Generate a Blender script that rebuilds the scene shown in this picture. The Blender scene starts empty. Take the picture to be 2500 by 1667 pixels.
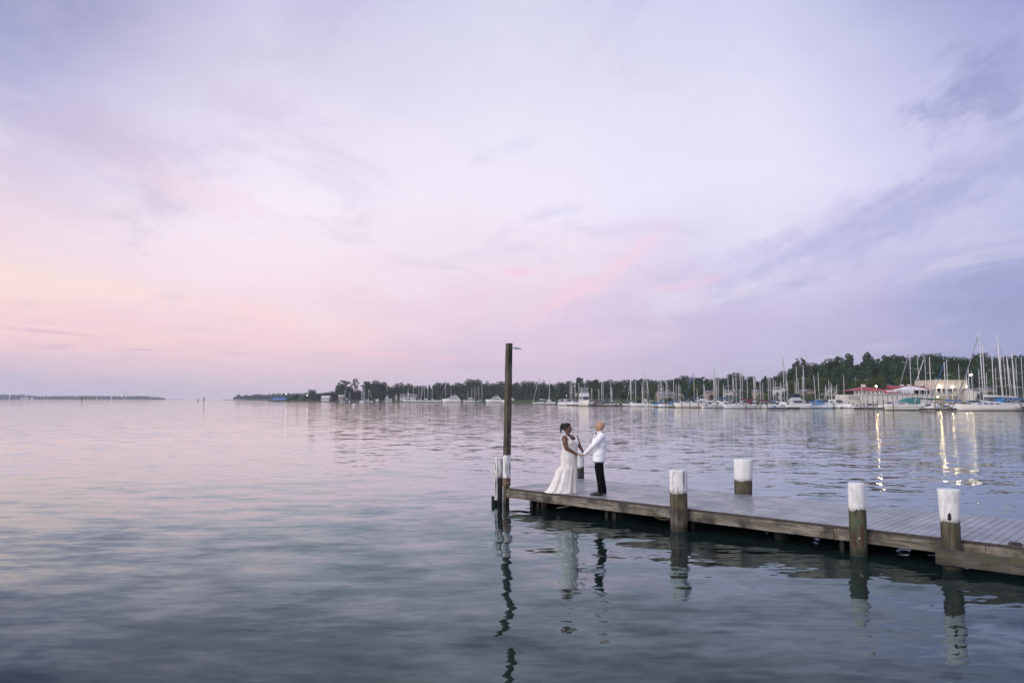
import bpy, bmesh, math, random
import numpy as np
from mathutils import Vector, Matrix, noise as mnoise

random.seed(7)
C = bpy.context.scene.collection
R = math.radians
# ------------------------------------------------------------------ camera
F = 1805.0           # focal length in photo pixels (photo 2500 wide)
CX, CY = 1250.0, 833.5
CAMH = 2.82
PITCH = math.atan((974.0 - CY) / F)
cam_d = bpy.data.cameras.new('camera')
cam = bpy.data.objects.new('camera', cam_d)
C.objects.link(cam)
cam_d.sensor_fit = 'HORIZONTAL'
cam_d.sensor_width = 36.0
cam_d.lens = 36.0 * F / 2500.0
cam_d.clip_start = 0.1
cam_d.clip_end = 20000
cam.location = (0, 0, CAMH)
cam.rotation_euler = (math.pi / 2 + PITCH, 0, 0)
sc = bpy.context.scene
sc.camera = cam
sc.view_settings.view_transform = 'Standard'
sc.view_settings.look = 'None'
sc.view_settings.exposure = 0
sc.view_settings.gamma = 1
sc.cycles.max_bounces = 6
sc.cycles.volume_bounces = 1
sc.cycles.transparent_max_bounces = 12
sc.cycles.use_adaptive_sampling = True
sc.cycles.adaptive_threshold = 0.01
sc.cycles.use_denoising = True
sc.cycles.sample_clamp_indirect = 12

def ray(x, y):
    a = (x - CX) / F
    b = (CY - y) / F
    return Vector((a, math.cos(PITCH) - b * math.sin(PITCH), math.sin(PITCH) + b * math.cos(PITCH)))
def on_z(x, y, z):
    d = ray(x, y); t = (z - CAMH) / d.z
    return Vector((d.x * t, d.y * t, z))
def at_y(x, y, Y):
    d = ray(x, y); t = Y / d.y
    return Vector((d.x * t, Y, CAMH + d.z * t))
def mpp(Y):          # metres per photo pixel at depth Y
    return Y / F

# ------------------------------------------------------------------ node helper
class NT:
    def __init__(s, tree):
        s.t = tree; s.n = tree.nodes; s.l = tree.links
    def new(s, typ, **kw):
        n = s.n.new(typ)
        for k, v in kw.items(): setattr(n, k, v)
        return n
    def inp(s, sock, v):
        if v is None: return
        if isinstance(v, bpy.types.NodeSocket): s.l.new(v, sock)
        else:
            if isinstance(v, tuple) and len(v) == 3 and sock.type == 'RGBA': v = (*v, 1)
            sock.default_value = v
    def m(s, op, a, b=None, c=None, clamp=False):
        n = s.new('ShaderNodeMath', operation=op, use_clamp=clamp)
        s.inp(n.inputs[0], a); s.inp(n.inputs[1], b); s.inp(n.inputs[2], c)
        return n.outputs[0]
    def vm(s, op, a, b=None, out=0):
        n = s.new('ShaderNodeVectorMath', operation=op)
        s.inp(n.inputs[0], a); s.inp(n.inputs[1], b)
        return n.outputs[out]
    def mix(s, f, a, b, mode='MIX'):
        n = s.new('ShaderNodeMix', data_type='RGBA', blend_type=mode)
        s.inp(n.inputs[0], f); s.inp(n.inputs[6], a); s.inp(n.inputs[7], b)
        return n.outputs[2]
    def sep(s, v):
        n = s.new('ShaderNodeSeparateXYZ'); s.inp(n.inputs[0], v); return n.outputs
    def comb(s, x, y, z):
        n = s.new('ShaderNodeCombineXYZ')
        s.inp(n.inputs[0], x); s.inp(n.inputs[1], y); s.inp(n.inputs[2], z); return n.outputs[0]
    def noise(s, vec, scale, detail=3, rough=.5, dist=0, out='Fac'):
        n = s.new('ShaderNodeTexNoise')
        s.inp(n.inputs['Vector'], vec); n.inputs['Scale'].default_value = scale
        n.inputs['Detail'].default_value = detail; n.inputs['Roughness'].default_value = rough
        n.inputs['Distortion'].default_value = dist
        return n.outputs[out]
    def voronoi(s, vec, scale, out='Distance', **kw):
        n = s.new('ShaderNodeTexVoronoi', **kw)
        s.inp(n.inputs['Vector'], vec); n.inputs['Scale'].default_value = scale
        return n.outputs[out]
    def ramp(s, f, stops, interp='LINEAR'):
        n = s.new('ShaderNodeValToRGB'); cr = n.color_ramp; cr.interpolation = interp
        while len(cr.elements) < len(stops): cr.elements.new(0.5)
        for e, (p, c) in zip(cr.elements, stops):
            e.position = p
            e.color = (*c, 1) if isinstance(c, tuple) else (c, c, c, 1)
        s.inp(n.inputs[0], f); return n.outputs[0]
    def mr(s, v, a, b, c=0., d=1., smooth=False):
        n = s.new('ShaderNodeMapRange', clamp=True)
        if smooth: n.interpolation_type = 'SMOOTHSTEP'
        s.inp(n.inputs[0], v)
        for i, k in enumerate((a, b, c, d)): n.inputs[i + 1].default_value = k
        return n.outputs[0]
    def bump(s, h, strength=.5, dist=.01):
        n = s.new('ShaderNodeBump'); n.inputs['Strength'].default_value = strength
        n.inputs['Distance'].default_value = dist; s.inp(n.inputs['Height'], h); return n.outputs[0]
def lin(r, g=None, b=None):
    if g is None: g = b = r
    f = lambda c: ((c / 255 + .055) / 1.055) ** 2.4 if c > 10 else c / 255 / 12.92
    return (f(r), f(g), f(b))

# ------------------------------------------------------------------ sky
SUN_AZ = R(-125)     # bearing of the brightest sky, clockwise from +Y (behind and left of the camera)
SUN_EL = R(9)
world = bpy.data.worlds.new('World'); sc.world = world
world.use_nodes = True
w = NT(world.node_tree); w.n.clear()
tc = w.new('ShaderNodeTexCoord').outputs['Generated']
d = w.vm('NORMALIZE', tc)
sx, sy, sz = w.sep(d)
az = w.m('MULTIPLY', w.m('ARCTAN2', sx, sy), 57.2958)
el = w.m('MULTIPLY', w.m('ARCSINE', sz), 57.2958)
# cloud-plane coordinates (perspective of a flat cloud layer)
cp = w.vm('DIVIDE', w.comb(sx, sy, 0), w.comb(w.m('ADD', sz, .12), w.m('ADD', sz, .12), 1))
wob = w.vm('SCALE', w.vm('SUBTRACT', w.noise(cp, 1.1, 4, .55, out='Color'), (.5, .5, .5)))
wob.node.inputs['Scale'].default_value = 7.0
wx, wy, wz = w.sep(wob)
elw = w.m('ADD', el, w.m('MULTIPLY', wx, w.mr(el, 0, 12, .12, 1.)))
azw = w.m('ADD', az, w.m('MULTIPLY', wy, 1.6))
cols = {  # outer columns' topmost stops darkened, lens vignetting put into the sky colour
 -38: [(0,(190,182,204)),(1,(196,186,206)),(2.6,(222,196,210)),(4.2,(242,207,210)),(5.6,(244,212,214)),(7.2,(248,222,218)),(9.5,(238,217,224)),(13,(224,206,224)),(16,(206,198,224)),(20,(178,179,215)),(24.5,(136,141,186))],
 -18: [(0,(206,190,207)),(1,(210,193,208)),(2.6,(228,200,212)),(4.2,(240,208,216)),(5.6,(240,212,220)),(8,(240,216,226)),(11,(240,224,234)),(15,(234,224,238)),(19,(226,218,236)),(24,(212,207,230)),(29,(196,195,226))],
 0: [(0,(205,192,210)),(1,(207,192,212)),(2.6,(212,192,215)),(4.2,(220,198,220)),(6.5,(226,204,224)),(9,(230,210,228)),(12,(232,218,234)),(15,(230,222,238)),(19,(228,223,240)),(24,(220,218,238)),(29,(212,213,236))],
 18: [(0,(184,176,206)),(1.5,(186,178,208)),(3.5,(190,182,214)),(6,(196,186,218)),(8,(202,194,224)),(10,(208,202,230)),(13,(218,212,236)),(16,(222,218,240)),(20,(220,218,240)),(24,(214,214,238)),(29,(206,208,236))],
 38: [(0,(138,145,188)),(1.5,(142,149,191)),(3.5,(150,156,198)),(6,(158,162,206)),(8.5,(166,170,212)),(11,(182,184,220)),(14,(200,200,232)),(17,(196,197,230)),(20,(178,180,222)),(22.5,(160,163,211)),(25,(142,147,200))],
}
keys = sorted(cols)
ef = w.m('DIVIDE', elw, 35.0, clamp=True)
rampc = []
for k in keys:
    if abs(k) < 30: cols[k] = [(e, tuple(min(252, int(q + 9 * max(0, 1 - abs(e - 15) / 13))) for q in c)) for e, c in cols[k]]
    rampc.append(w.ramp(ef, [(min(e / 35.0, 1), lin(*c)) for e, c in cols[k]]))
col = rampc[0]
for i in range(1, len(keys)):
    f = w.mr(azw, keys[i - 1], keys[i], 0, 1, True)
    col = w.mix(f, col, rampc[i])
# thin high cloud: pale veils and darker lavender wisps
st = w.vm('MULTIPLY', cp, (1.0, .55, 1))
n1 = w.noise(st, 1.5, 7, .6, .6)
col = w.mix(w.m('MULTIPLY', w.mr(n1, .50, .72, 0, 1, True), w.mr(el, 1, 9, .05, .42)), col, lin(241, 233, 244))
st2 = w.vm('ADD', w.vm('MULTIPLY', cp, (.9, .6, 1)), (7.3, 2.1, 0))
n2 = w.noise(st2, 1.9, 8, .62, .8)
darkmask = w.m('MULTIPLY', w.mr(n2, .50, .74, 0, 1, True), w.m('ADD', .26, w.m('ABSOLUTE', w.m('MULTIPLY', az, .011))))
darkmask = w.m('MULTIPLY', darkmask, w.mr(el, 2, 8, .08, .85))
dcol = w.mix(w.mr(az, -25, 25), lin(196, 178, 208), lin(158, 160, 206))
col = w.mix(darkmask, col, dcol)
def blob(a0, e0, ra, re, rot, lo=.15, hi=1.1, ns=9.0, amp=1.25, seed=0.):
    """soft ragged cloud patch at azimuth a0, elevation e0 (degrees)"""
    da = w.m('SUBTRACT', az, a0); de = w.m('SUBTRACT', el, e0)
    c, s_ = math.cos(R(rot)), math.sin(R(rot))
    p = w.m('ADD', w.m('MULTIPLY', da, c), w.m('MULTIPLY', de, s_))
    q = w.m('SUBTRACT', w.m('MULTIPLY', de, c), w.m('MULTIPLY', da, s_))
    nn = w.noise(w.comb(w.m('MULTIPLY', p, .5), q, seed), ns / 12, 8, .66, .2)
    r2 = w.m('ADD', w.m('POWER', w.m('ABSOLUTE', w.m('DIVIDE', p, ra)), 2.), w.m('POWER', w.m('ABSOLUTE', w.m('DIVIDE', q, re)), 2.))
    v = w.m('SUBTRACT', 1.0, w.m('SQRT', r2))
    v = w.m('ADD', v, w.m('MULTIPLY', w.m('SUBTRACT', nn, .5), amp * 2))
    return w.mr(v, lo - .35, hi, 0, 1, True)
# pink streak rising to the right, small pink tufts, peach band at the left, violet bank at the right
for (a0, e0, ra, re, rot, cc, st_, sd) in [
    (4.6, 8.0, 5.0, .95, 26, (248, 206, 221), .62, 1.), (9.6, 11.2, 4.5, 1.2, 36, (243, 208, 226), .6, 2.), (13.5, 8.6, 3.5, .5, 10, (232, 195, 220), .5, 3.),
    (.4, 9.8, 1.8, .6, 4, (246, 206, 220), .7, 4.), (-30, 7.6, 9, .9, -7, (252, 225, 219), .5, 5.), (-17, 6.0, 12, 1.1, -9, (250, 218, 219), .45, 6.),
    (-32, 4.4, 3.5, .22, -3, (222, 184, 204), .8, 7.), (-31.5, 3.5, 1.4, .28, 8, (216, 182, 204), .7, 8.), (-26.5, 3.4, 2.3, .12, 0, (214, 180, 204), .7, 9.), (-20, 3.3, 2.4, .12, -1, (214, 182, 206), .6, 10.),
    (-34, 1.2, 13, .75, -1, (196, 184, 208), .7, 22.), (-9, 3.4, 6, .25, -3, (240, 200, 212), .6, 21.),
    (-3.4, 2.5, 6, .35, 0, (200, 184, 212), .6, 11.), (-2.5, 18.3, 1.3, .8, 20, (216, 209, 232), .4, 12.), (0.4, 19.2, 2.2, .8, 5, (216, 210, 234), .4, 13.),
    (-27, 17.5, 6.5, 2.6, -12, (206, 196, 222), .6, 14.), (-19.5, 20.5, 4.6, 2.2, -6, (212, 200, 224), .6, 15.), (-22, 24.5, 7, 1.2, 0, (206, 196, 224), .45, 16.),
    (33.5, 20.0, 5.5, 3.6, 22, (152, 152, 200), .8, 17.), (31, 13.6, 9, 2.0, 14, (166, 167, 211), .7, 18.), (24, 11.2, 10, 2.6, 17, (178, 179, 219), .65, 19.),
    (-23, 14.6, 7, 1.6, -16, (242, 214, 228), .55, 20.), (3, 14.2, 3, .6, 12, (206, 202, 230), .5, 23.), (35, 6.0, 7, 3.0, 5, (146, 151, 196), .5, 24.)]:
    col = w.mix(w.m('MULTIPLY', blob(a0, e0, ra, re, rot, seed=sd), st_), col, lin(*cc))
# the sky overhead and behind the camera, where the sun has just set: brighter
hi_ = w.mr(el, 30, 62, 0, 1, True)
col = w.mix(hi_, col, (.78, .80, 1.0, 1))
back = w.m('COSINE', w.m('MULTIPLY', w.m('SUBTRACT', az, math.degrees(SUN_AZ)), 1 / 57.2958))
bk = w.m('MULTIPLY', w.mr(back, .05, .9, 0, 1, True), w.mr(el, 55, 2, 0.15, 1, True))
BACKSKY = (1.6, 1.52, 1.6, 1)
col = w.mix(bk, col, BACKSKY)
col = w.mix(w.mr(el, -1.5, -.2, 1, 0), col, lin(150, 150, 165))
nish = w.new('ShaderNodeTexSky', sky_type='NISHITA')
nish.sun_disc = False; nish.sun_elevation = SUN_EL; nish.sun_rotation = SUN_AZ
nish.air_density = 1.0; nish.dust_density = 1.0
bg1 = w.new('ShaderNodeBackground'); w.inp(bg1.inputs[0], col); bg1.inputs[1].default_value = 1.02
bg2 = w.new('ShaderNodeBackground'); w.inp(bg2.inputs[0], nish.outputs[0]); bg2.inputs[1].default_value = 0.004
ad = w.new('ShaderNodeAddShader'); w.l.new(bg1.outputs[0], ad.inputs[0]); w.l.new(bg2.outputs[0], ad.inputs[1])
wo = w.new('ShaderNodeOutputWorld'); w.l.new(ad.outputs[0], wo.inputs[0])
world.cycles.sampling_method = 'MANUAL'; world.cycles.sample_map_resolution = 512

sun_d = bpy.data.lights.new('sun', 'SUN')
sun_d.energy = 1.25; sun_d.angle = R(22); sun_d.color = (1, .93, .90)
sun = bpy.data.objects.new('sun', sun_d); C.objects.link(sun)
sd = Vector((math.sin(SUN_AZ) * math.cos(SUN_EL), math.cos(SUN_AZ) * math.cos(SUN_EL), math.sin(SUN_EL + R(14))))
sun.rotation_euler = (-sd).to_track_quat('-Z', 'Y').to_euler()
sun.location = (0, -10, 30)

# ------------------------------------------------------------------ object helpers
def tag(o, label=None, cat=None, group=None, kind=None):
    if label: o['label'] = label
    if cat: o['category'] = cat
    if group: o['group'] = group
    if kind: o['kind'] = kind
    return o
def empty(name, loc=(0, 0, 0), rz=0.0, label=None, cat=None, group=None):
    o = bpy.data.objects.new(name, None); C.objects.link(o)
    o.location = loc; o.rotation_euler = (0, 0, rz); o.empty_display_size = .2
    return tag(o, label, cat, group)

class MB:
    """collects simple solids, then links them as ONE mesh object"""
    def __init__(s): s.v = []; s.f = []; s.sm = []
    def add(s, vs, fs, smooth=False):
        b = len(s.v); s.v += [tuple(p) for p in vs]
        s.f += [tuple(b + i for i in f) for f in fs]; s.sm += [smooth] * len(fs)
    def box(s, c, size, rz=0., M=None):
        hx, hy, hz = [k / 2 for k in size]
        co, si = math.cos(rz), math.sin(rz)
        vs = []
        for z in (-hz, hz):
            for (x, y) in ((-hx, -hy), (hx, -hy), (hx, hy), (-hx, hy)):
                p = Vector((x * co - y * si, x * si + y * co, z))
                if M: p = M @ p
                vs.append((p.x + c[0], p.y + c[1], p.z + c[2]))
        s.add(vs, [(3, 2, 1, 0), (4, 5, 6, 7), (0, 1, 5, 4), (1, 2, 6, 5), (2, 3, 7, 6), (3, 0, 4, 7)])
    def beam(s, a, b, wd, ht):
        """horizontal-ish timber from a to b, a/b on the centre line"""
        a = Vector(a); b = Vector(b); u = (b - a).normalized()
        n = Vector((-u.y, u.x, 0)); n = n.normalized() if n.length > 1e-6 else Vector((1, 0, 0))
        k = u.cross(n)
        if k.z < 0: k = -k
        vs = []
        for p in (a, b):
            for (i, j) in ((-1, -1), (1, -1), (1, 1), (-1, 1)): vs.append(p + n * (i * wd / 2) + k * (j * ht / 2))
        s.add(vs, [(0, 1, 2, 3), (7, 6, 5, 4), (0, 4, 5, 1), (1, 5, 6, 2), (2, 6, 7, 3), (3, 7, 4, 0)])
    def tube(s, pts, rad, seg=8, cap=True, smooth=True, flat=1.0):
        pts = [Vector(p) for p in pts]
        if not hasattr(rad, '__len__'): rad = [rad] * len(pts)
        rings = []
        for i, p in enumerate(pts):
            t = (pts[min(i + 1, len(pts) - 1)] - pts[max(i - 1, 0)]).normalized()
            up = Vector((0, 0, 1)) if abs(t.z) < .95 else Vector((0, 1, 0))
            n = t.cross(up).normalized(); b = t.cross(n).normalized()
            rings.append([p + (n * math.cos(2 * math.pi * k / seg) + b * (flat * math.sin(2 * math.pi * k / seg))) * rad[i] for k in range(seg)])
        s.loft(rings, cap=cap, smooth=smooth)
    def loft(s, rings, cap=True, smooth=True, closed=True):
        n = len(rings[0]); vs = [p for r in rings for p in r]; fs = []
        for i in range(len(rings) - 1):
            for k in range(n if closed else n - 1):
                a = i * n + k; b_ = i * n + (k + 1) % n
                fs.append((a, b_, b_ + n, a + n))
        s.add(vs, fs, smooth)
        if cap:
            b = len(s.v) - len(vs)
            s.f.append(tuple(b + k for k in range(n))[::-1]); s.sm.append(False)
            o = b + (len(rings) - 1) * n
            s.f.append(tuple(o + k for k in range(n))); s.sm.append(False)
    def sphere(s, c, r, seg=10, rings=6, M=None):
        if not hasattr(r, '__len__'): r = (r, r, r)
        rr = []
        for i in range(rings + 1):
            th = math.pi * (i / rings); th = min(max(th, .02), math.pi - .02)
            ring = []
            for k in range(seg):
                a = 2 * math.pi * k / seg
                p = Vector((r[0] * math.sin(th) * math.cos(a), r[1] * math.sin(th) * math.sin(a), r[2] * math.cos(th)))
                if M: p = M @ p
                ring.append(p + Vector(c))
            rr.append(ring)
        s.loft(rr[::-1])
    def prism(s, poly, dirv, smooth=False):
        """extrude a planar polygon (list of 3D points) along dirv"""
        dv = Vector(dirv); n = len(poly); a = [Vector(p) for p in poly]; b = [p + dv for p in a]
        fs = [tuple(range(n))[::-1], tuple(range(n, 2 * n))] + [(i, (i + 1) % n, n + (i + 1) % n, n + i) for i in range(n)]
        s.add(a + b, fs, smooth)
    def build(s, name, mat, parent=None, fix=True):
        me = bpy.data.meshes.new(name); me.from_pydata(s.v, [], s.f)
        me.polygons.foreach_set('use_smooth', s.sm)
        if fix:
            bm = bmesh.new(); bm.from_mesh(me); bmesh.ops.recalc_face_normals(bm, faces=bm.faces); bm.to_mesh(me); bm.free()
        me.update()
        o = bpy.data.objects.new(name, me); C.objects.link(o)
        if mat: me.materials.append(mat)
        if parent: o.parent = parent
        return o
def children(o): return [c for c in bpy.data.objects if c.parent == o]
def copy_tree(o, parent=None):
    c = o.copy(); C.objects.link(c)
    if parent: c.parent = parent
    for ch in children(o): copy_tree(ch, c)
    return c

# ------------------------------------------------------------------ materials
MATS = {}
def mat(name, fn=None):
    if name in MATS: return MATS[name]
    m = bpy.data.materials.new(name); m.use_nodes = True
    t = NT(m.node_tree); b = m.node_tree.nodes['Principled BSDF']
    fn(t, b); MATS[name] = m; return m
def simple(name, c, rough=.5, var=.12, sc_=3., metal=0., spec=.5, bump=0.):
    def fn(t, b):
        co = t.new('ShaderNodeTexCoord').outputs['Object']
        n = t.noise(co, sc_, 5, .6)
        t.inp(b.inputs['Base Color'], t.mix(t.mr(n, .3, .7), tuple(k * (1 - var) for k in c), tuple(min(1, k * (1 + var)) for k in c)))
        b.inputs['Roughness'].default_value = rough; b.inputs['Metallic'].default_value = metal
        b.inputs['Specular IOR Level'].default_value = spec
        if bump: t.inp(b.inputs['Normal'], t.bump(n, bump, .02))
    return mat(name, fn)
def emit(name, c, s):
    m = bpy.data.materials.new(name); m.use_nodes = True; t = NT(m.node_tree); t.n.clear()
    e = t.new('ShaderNodeEmission'); e.inputs[0].default_value = (*c, 1); e.inputs[1].default_value = s
    o = t.new('ShaderNodeOutputMaterial'); t.l.new(e.outputs[0], o.inputs[0]); return m

def wood_fn(c1, c2, c3, moss=None, stretch=(1, 1, .06), scale=18, rough=.8, spots=0.0, bump=.6):
    def fn(t, b):
        co = t.new('ShaderNodeTexCoord').outputs['Object']
        g = t.noise(t.vm('MULTIPLY', co, stretch), scale, 6, .65, .4)
        g2 = t.noise(co, 2.2, 5, .6)
        c = t.mix(t.mr(g, .42, .58), c1, c2)
        c = t.mix(t.mr(g2, .46, .62), c, c3)
        if moss: c = t.mix(t.m('MULTIPLY', t.mr(t.noise(t.vm('ADD', co, (3, 5, 1)), 2.6, 5, .65), .5, .66), .85), c, moss)
        crack = t.mr(t.noise(t.vm('MULTIPLY', co, tuple(k * 1. for k in stretch)), scale * 2.2, 3, .5), .33, .41)
        c = t.mix(crack, tuple(k * .3 for k in c1), c)
        wz = t.sep(t.new('ShaderNodeNewGeometry').outputs['Position'])[2]
        wet = t.mr(t.m('ADD', wz, t.m('MULTIPLY', t.noise(co, 7, 4), .16)), .16, .26, .75, 0.)
        c = t.mix(wet, c, (.014, .015, .011))
        if spots: c = t.mix(t.m('MULTIPLY', t.mr(t.voronoi(co, 6), .12, .05), spots), c, tuple(k * .35 for k in c1))
        t.inp(b.inputs['Base Color'], c); t.inp(b.inputs['Roughness'], t.m('SUBTRACT', rough, t.m('MULTIPLY', wet, .35)))
        b.inputs['Specular IOR Level'].default_value = .3
        t.inp(b.inputs['Normal'], t.bump(t.m('MULTIPLY', g, crack), bump, .012))
    return fn

def water_fn(t, b):
    co = t.new('ShaderNodeNewGeometry').outputs['Position']
    px, py, pz = t.sep(co)
    dist = t.m('SQRT', t.m('ADD', t.m('MULTIPLY', px, px), t.m('MULTIPLY', py, py)))
    def layer(scale, sx_, rot, amp, mask=None, detail=2, off=0., ax=.55, dis=.0):
        mp = t.new('ShaderNodeMapping'); t.inp(mp.inputs[0], co)
        mp.inputs['Location'].default_value = (off, off * .7, 0)
        mp.inputs['Rotation'].default_value = (0, 0, R(rot)); mp.inputs['Scale'].default_value = (1 / sx_, 1, 1)
        n = t.noise(mp.outputs[0], scale, detail, .5, dis, out='Color')
        r, g, _ = t.sep(t.vm('SUBTRACT', n, (.5, .5, .5)))
        a = amp if mask is None else t.m('MULTIPLY', mask, amp)
        return t.m('MULTIPLY', t.m('MULTIPLY', r, ax), a), t.m('MULTIPLY', g, a)
    patch = t.mr(t.noise(t.vm('MULTIPLY', co, (.045, .09, 1)), 1., 3, .55), .40, .62, .6, 1., True)
    right = t.mr(px, -6, 14, .8, 1.25, True)
    calm = t.m('ADD', t.mr(dist, 22, 60, 1., 0.), t.m('MULTIPLY', t.mr(dist, 22, 60, 0., 1.), t.mr(t.m('DIVIDE', px, dist), -.35, .35, .8, 1.1, True)))
    far = t.mr(dist, 24, 60, .55, 1.2, True)
    m1 = t.m('MULTIPLY', t.m('MULTIPLY', patch, right), far)
    near = t.mr(dist, 8, 22, 1, .55, True); far = t.mr(dist, 24, 60, 1., 1.25, True)
    m1 = t.m('MULTIPLY', t.m('MULTIPLY', patch, right), far)
    ls = [layer(.55, 2.0, -12, .12, near, 2, 3., .5),
          layer(1.3, 2.0, 9, .17, t.mr(dist, 30, 90, 1., .55), 3, 11., .6),
          layer(2.4, 2.6, -4, .20, m1, 4, 23., .6),
          layer(7.0, 2.4, 5, .16, m1, 2, 31., .6)]
    gx = gy = None
    for a, g in ls:
        gx = a if gx is None else t.m('ADD', gx, a); gy = g if gy is None else t.m('ADD', gy, g)
    damp = t.m('MULTIPLY', calm, t.mr(dist, 60, 700, 1., 1.4))
    gx = t.m('MULTIPLY', gx, damp); gy = t.m('MULTIPLY', gy, damp)
    # wave faces that lean away from a low viewpoint hide one another: limit them by the distance
    rx = t.m('DIVIDE', px, dist); ry = t.m('DIVIDE', py, dist)
    sr = t.m('ADD', t.m('MULTIPLY', gx, rx), t.m('MULTIPLY', gy, ry))
    ex = t.m('MAXIMUM', t.m('SUBTRACT', sr, t.m('DIVIDE', 1.0, dist)), 0.)
    gx = t.m('SUBTRACT', gx, t.m('MULTIPLY', ex, rx)); gy = t.m('SUBTRACT', gy, t.m('MULTIPLY', ex, ry))
    nrm = t.vm('NORMALIZE', t.comb(gx, gy, 1.0))
    fr = t.new('ShaderNodeFresnel'); fr.inputs[0].default_value = 1.34; t.inp(fr.inputs[1], nrm)
    f_ = fr.outputs[0]
    f0_ = f_
    f_ = t.m('MULTIPLY', f_, t.m('ADD', t.m('ADD', .50, t.m('MULTIPLY', f_, .55)), t.m('MULTIPLY', t.m('MULTIPLY', f_, t.m('SUBTRACT', 1., f_)), 2.4)), clamp=True)
    gl = t.new('ShaderNodeBsdfGlossy'); t.inp(gl.inputs['Color'], t.mix(t.mr(f0_, .30, .88), (.77, .93, 1.0), (1., .99, .905))); gl.inputs['Roughness'].default_value = .04; t.inp(gl.inputs['Normal'], nrm)
    df = t.new('ShaderNodeBsdfDiffuse'); df.inputs['Color'].default_value = (.009, .017, .016, 1)
    mx = t.new('ShaderNodeMixShader'); t.inp(mx.inputs[0], f_); t.l.new(df.outputs[0], mx.inputs[1]); t.l.new(gl.outputs[0], mx.inputs[2])
    t.l.new(mx.outputs[0], t.n['Material Output'].inputs[0]); t.n.remove(b)
WATER = mat('water', water_fn)

# ------------------------------------------------------------------ water and seabed side
wmb = MB()
wmb.add([(-7000, -60, 0), (4500, -60, 0), (4500, 6500, 0), (-7000, 6500, 0)], [(0, 1, 2, 3)])
water = wmb.build('water', WATER); tag(water, kind='structure')
# ------------------------------------------------------------------ the pier
DZ = 0.46
A = on_z(1238, 1190, DZ); B_ = on_z(2500, 1334, DZ)
Uv = (B_ - A).normalized(); Nv = Vector((-Uv.y, Uv.x, 0))     # Nv points away from the camera, across the pier
PW = 3.1; PL = (B_ - A).length + 3.2
PANG = math.atan2(Uv.y, Uv.x)
pier = empty('wooden_pier', (A.x, A.y, 0), PANG, 'weathered wooden pier with grey ribbed decking running out from the right', 'pier')
M_FASCIA = mat('fascia_wood', wood_fn((.225, .205, .165), (.115, .102, .080), (.048, .042, .035), stretch=(.09, 1, 1), scale=10, spots=.9, bump=.9))
M_DARKWOOD = mat('dark_wood', wood_fn((.12, .105, .085), (.07, .062, .052), (.05, .045, .04), moss=(.07, .08, .04), stretch=(.12, .12, 1), scale=10))
M_UNDER = mat('wet_and_shaded_wood', wood_fn((.018, .016, .014), (.010, .009, .008), (.007, .007, .007), stretch=(.1, .1, 1), scale=10))  # near-black: under-deck shade put into the wood colour; wet on the rubbing block
def deck_fn(t, b):
    co = t.new('ShaderNodeTexCoord').outputs['Object']
    x, y, z = t.sep(co)
    pl = t.m('FLOOR', t.m('DIVIDE', x, .1435))
    tn = t.new('ShaderNodeTexWhiteNoise', noise_dimensions='1D'); t.inp(tn.inputs['W'], pl)
    n = t.noise(t.vm('MULTIPLY', co, (6, .8, 1)), 2.2, 5, .6)
    n2 = t.noise(co, .9, 5, .6)
    c = t.mix(t.mr(n, .35, .65), (.20, .222, .232), (.25, .268, .278))
    c = t.mix(t.m('MULTIPLY', tn.outputs[0], .40), c, (.150, .160, .180))
    c = t.mix(t.m('MULTIPLY', t.mr(n2, .5, .68), .35), c, (.31, .315, .325))
    gx = t.m('ABSOLUTE', t.m('SUBTRACT', t.m('FRACT', t.m('DIVIDE', t.m('ADD', x, .002), .0205)), .5))
    groove = t.mr(gx, .30, .5, 1, 0)
    t.inp(b.inputs['Base Color'], c)
    t.inp(b.inputs['Roughness'], t.mr(t.noise(co, 1.6, 5, .6), .38, .62, .18, .50))
    b.inputs['Specular IOR Level'].default_value = .62
    t.inp(b.inputs['Normal'], t.bump(t.m('ADD', t.m('MULTIPLY', groove, .6), t.m('MULTIPLY', n, .5)), .18, .004))
M_DECK = mat('ribbed_decking', deck_fn)
M_EDGE = simple('decking_end', (.085, .07, .065), .7, .3, 14)
dk = MB(); ed = MB(); nP = int(PL / .1435); rng = random.Random(3)
for i in range(nP):
    x0 = i * .1435; dz = rng.uniform(-.0012, .0012); j = rng.uniform(-.006, .006)
    dk.box((x0 + .0685, PW / 2, DZ - .0075 + dz), (.133, PW + .02, .015))
    for k in range(6):       # open hollow ends of each ribbed plank
        ed.box((x0 + .011 + k * .0228, -.028 + j, DZ - .028), (.013, .03, .030))
    ed.box((x0 + .0685, -.020 + j, DZ - .004), (.135, .016, .009)); ed.box((x0 + .0685, -.020 + j, DZ - .046), (.138, .016, .006))
o = dk.build('decking', M_DECK, pier); ed.build('decking_edge', M_EDGE, pier)
def fascia(x0, x1, z0=DZ - .255, z1=DZ - .05, y=-.03, mt=M_FASCIA, name='fascia_board', wv=.004):
    mb = MB(); n = max(2, int((x1 - x0) / .35)); rings = []
    for i in range(n + 1):
        x = x0 + (x1 - x0) * i / n; wz = rng.uniform(-wv, wv); wy = rng.uniform(-.003, .003)
        rings.append([(x, y - .022 + wy, z0 + wz), (x, y + .022, z0 + wz), (x, y + .022, z1), (x, y - .022 + wy, z1)])
    mb.loft(rings, smooth=False); return mb.build(name, mt, pier)
cuts = [0.02, 5.05, 8.55, 11.0, PL - .05]
for a_, b_2 in zip(cuts[:-1], cuts[1:]): fascia(a_, b_2 - .008)
fascia(.02, PL - .05, z0=-.02, y=PW + .03, mt=M_UNDER, name='far_blackout_board')  # unseen board, added to keep daylight out from under the deck
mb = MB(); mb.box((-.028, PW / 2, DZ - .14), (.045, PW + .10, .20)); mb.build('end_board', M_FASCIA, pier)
mb = MB()
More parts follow.
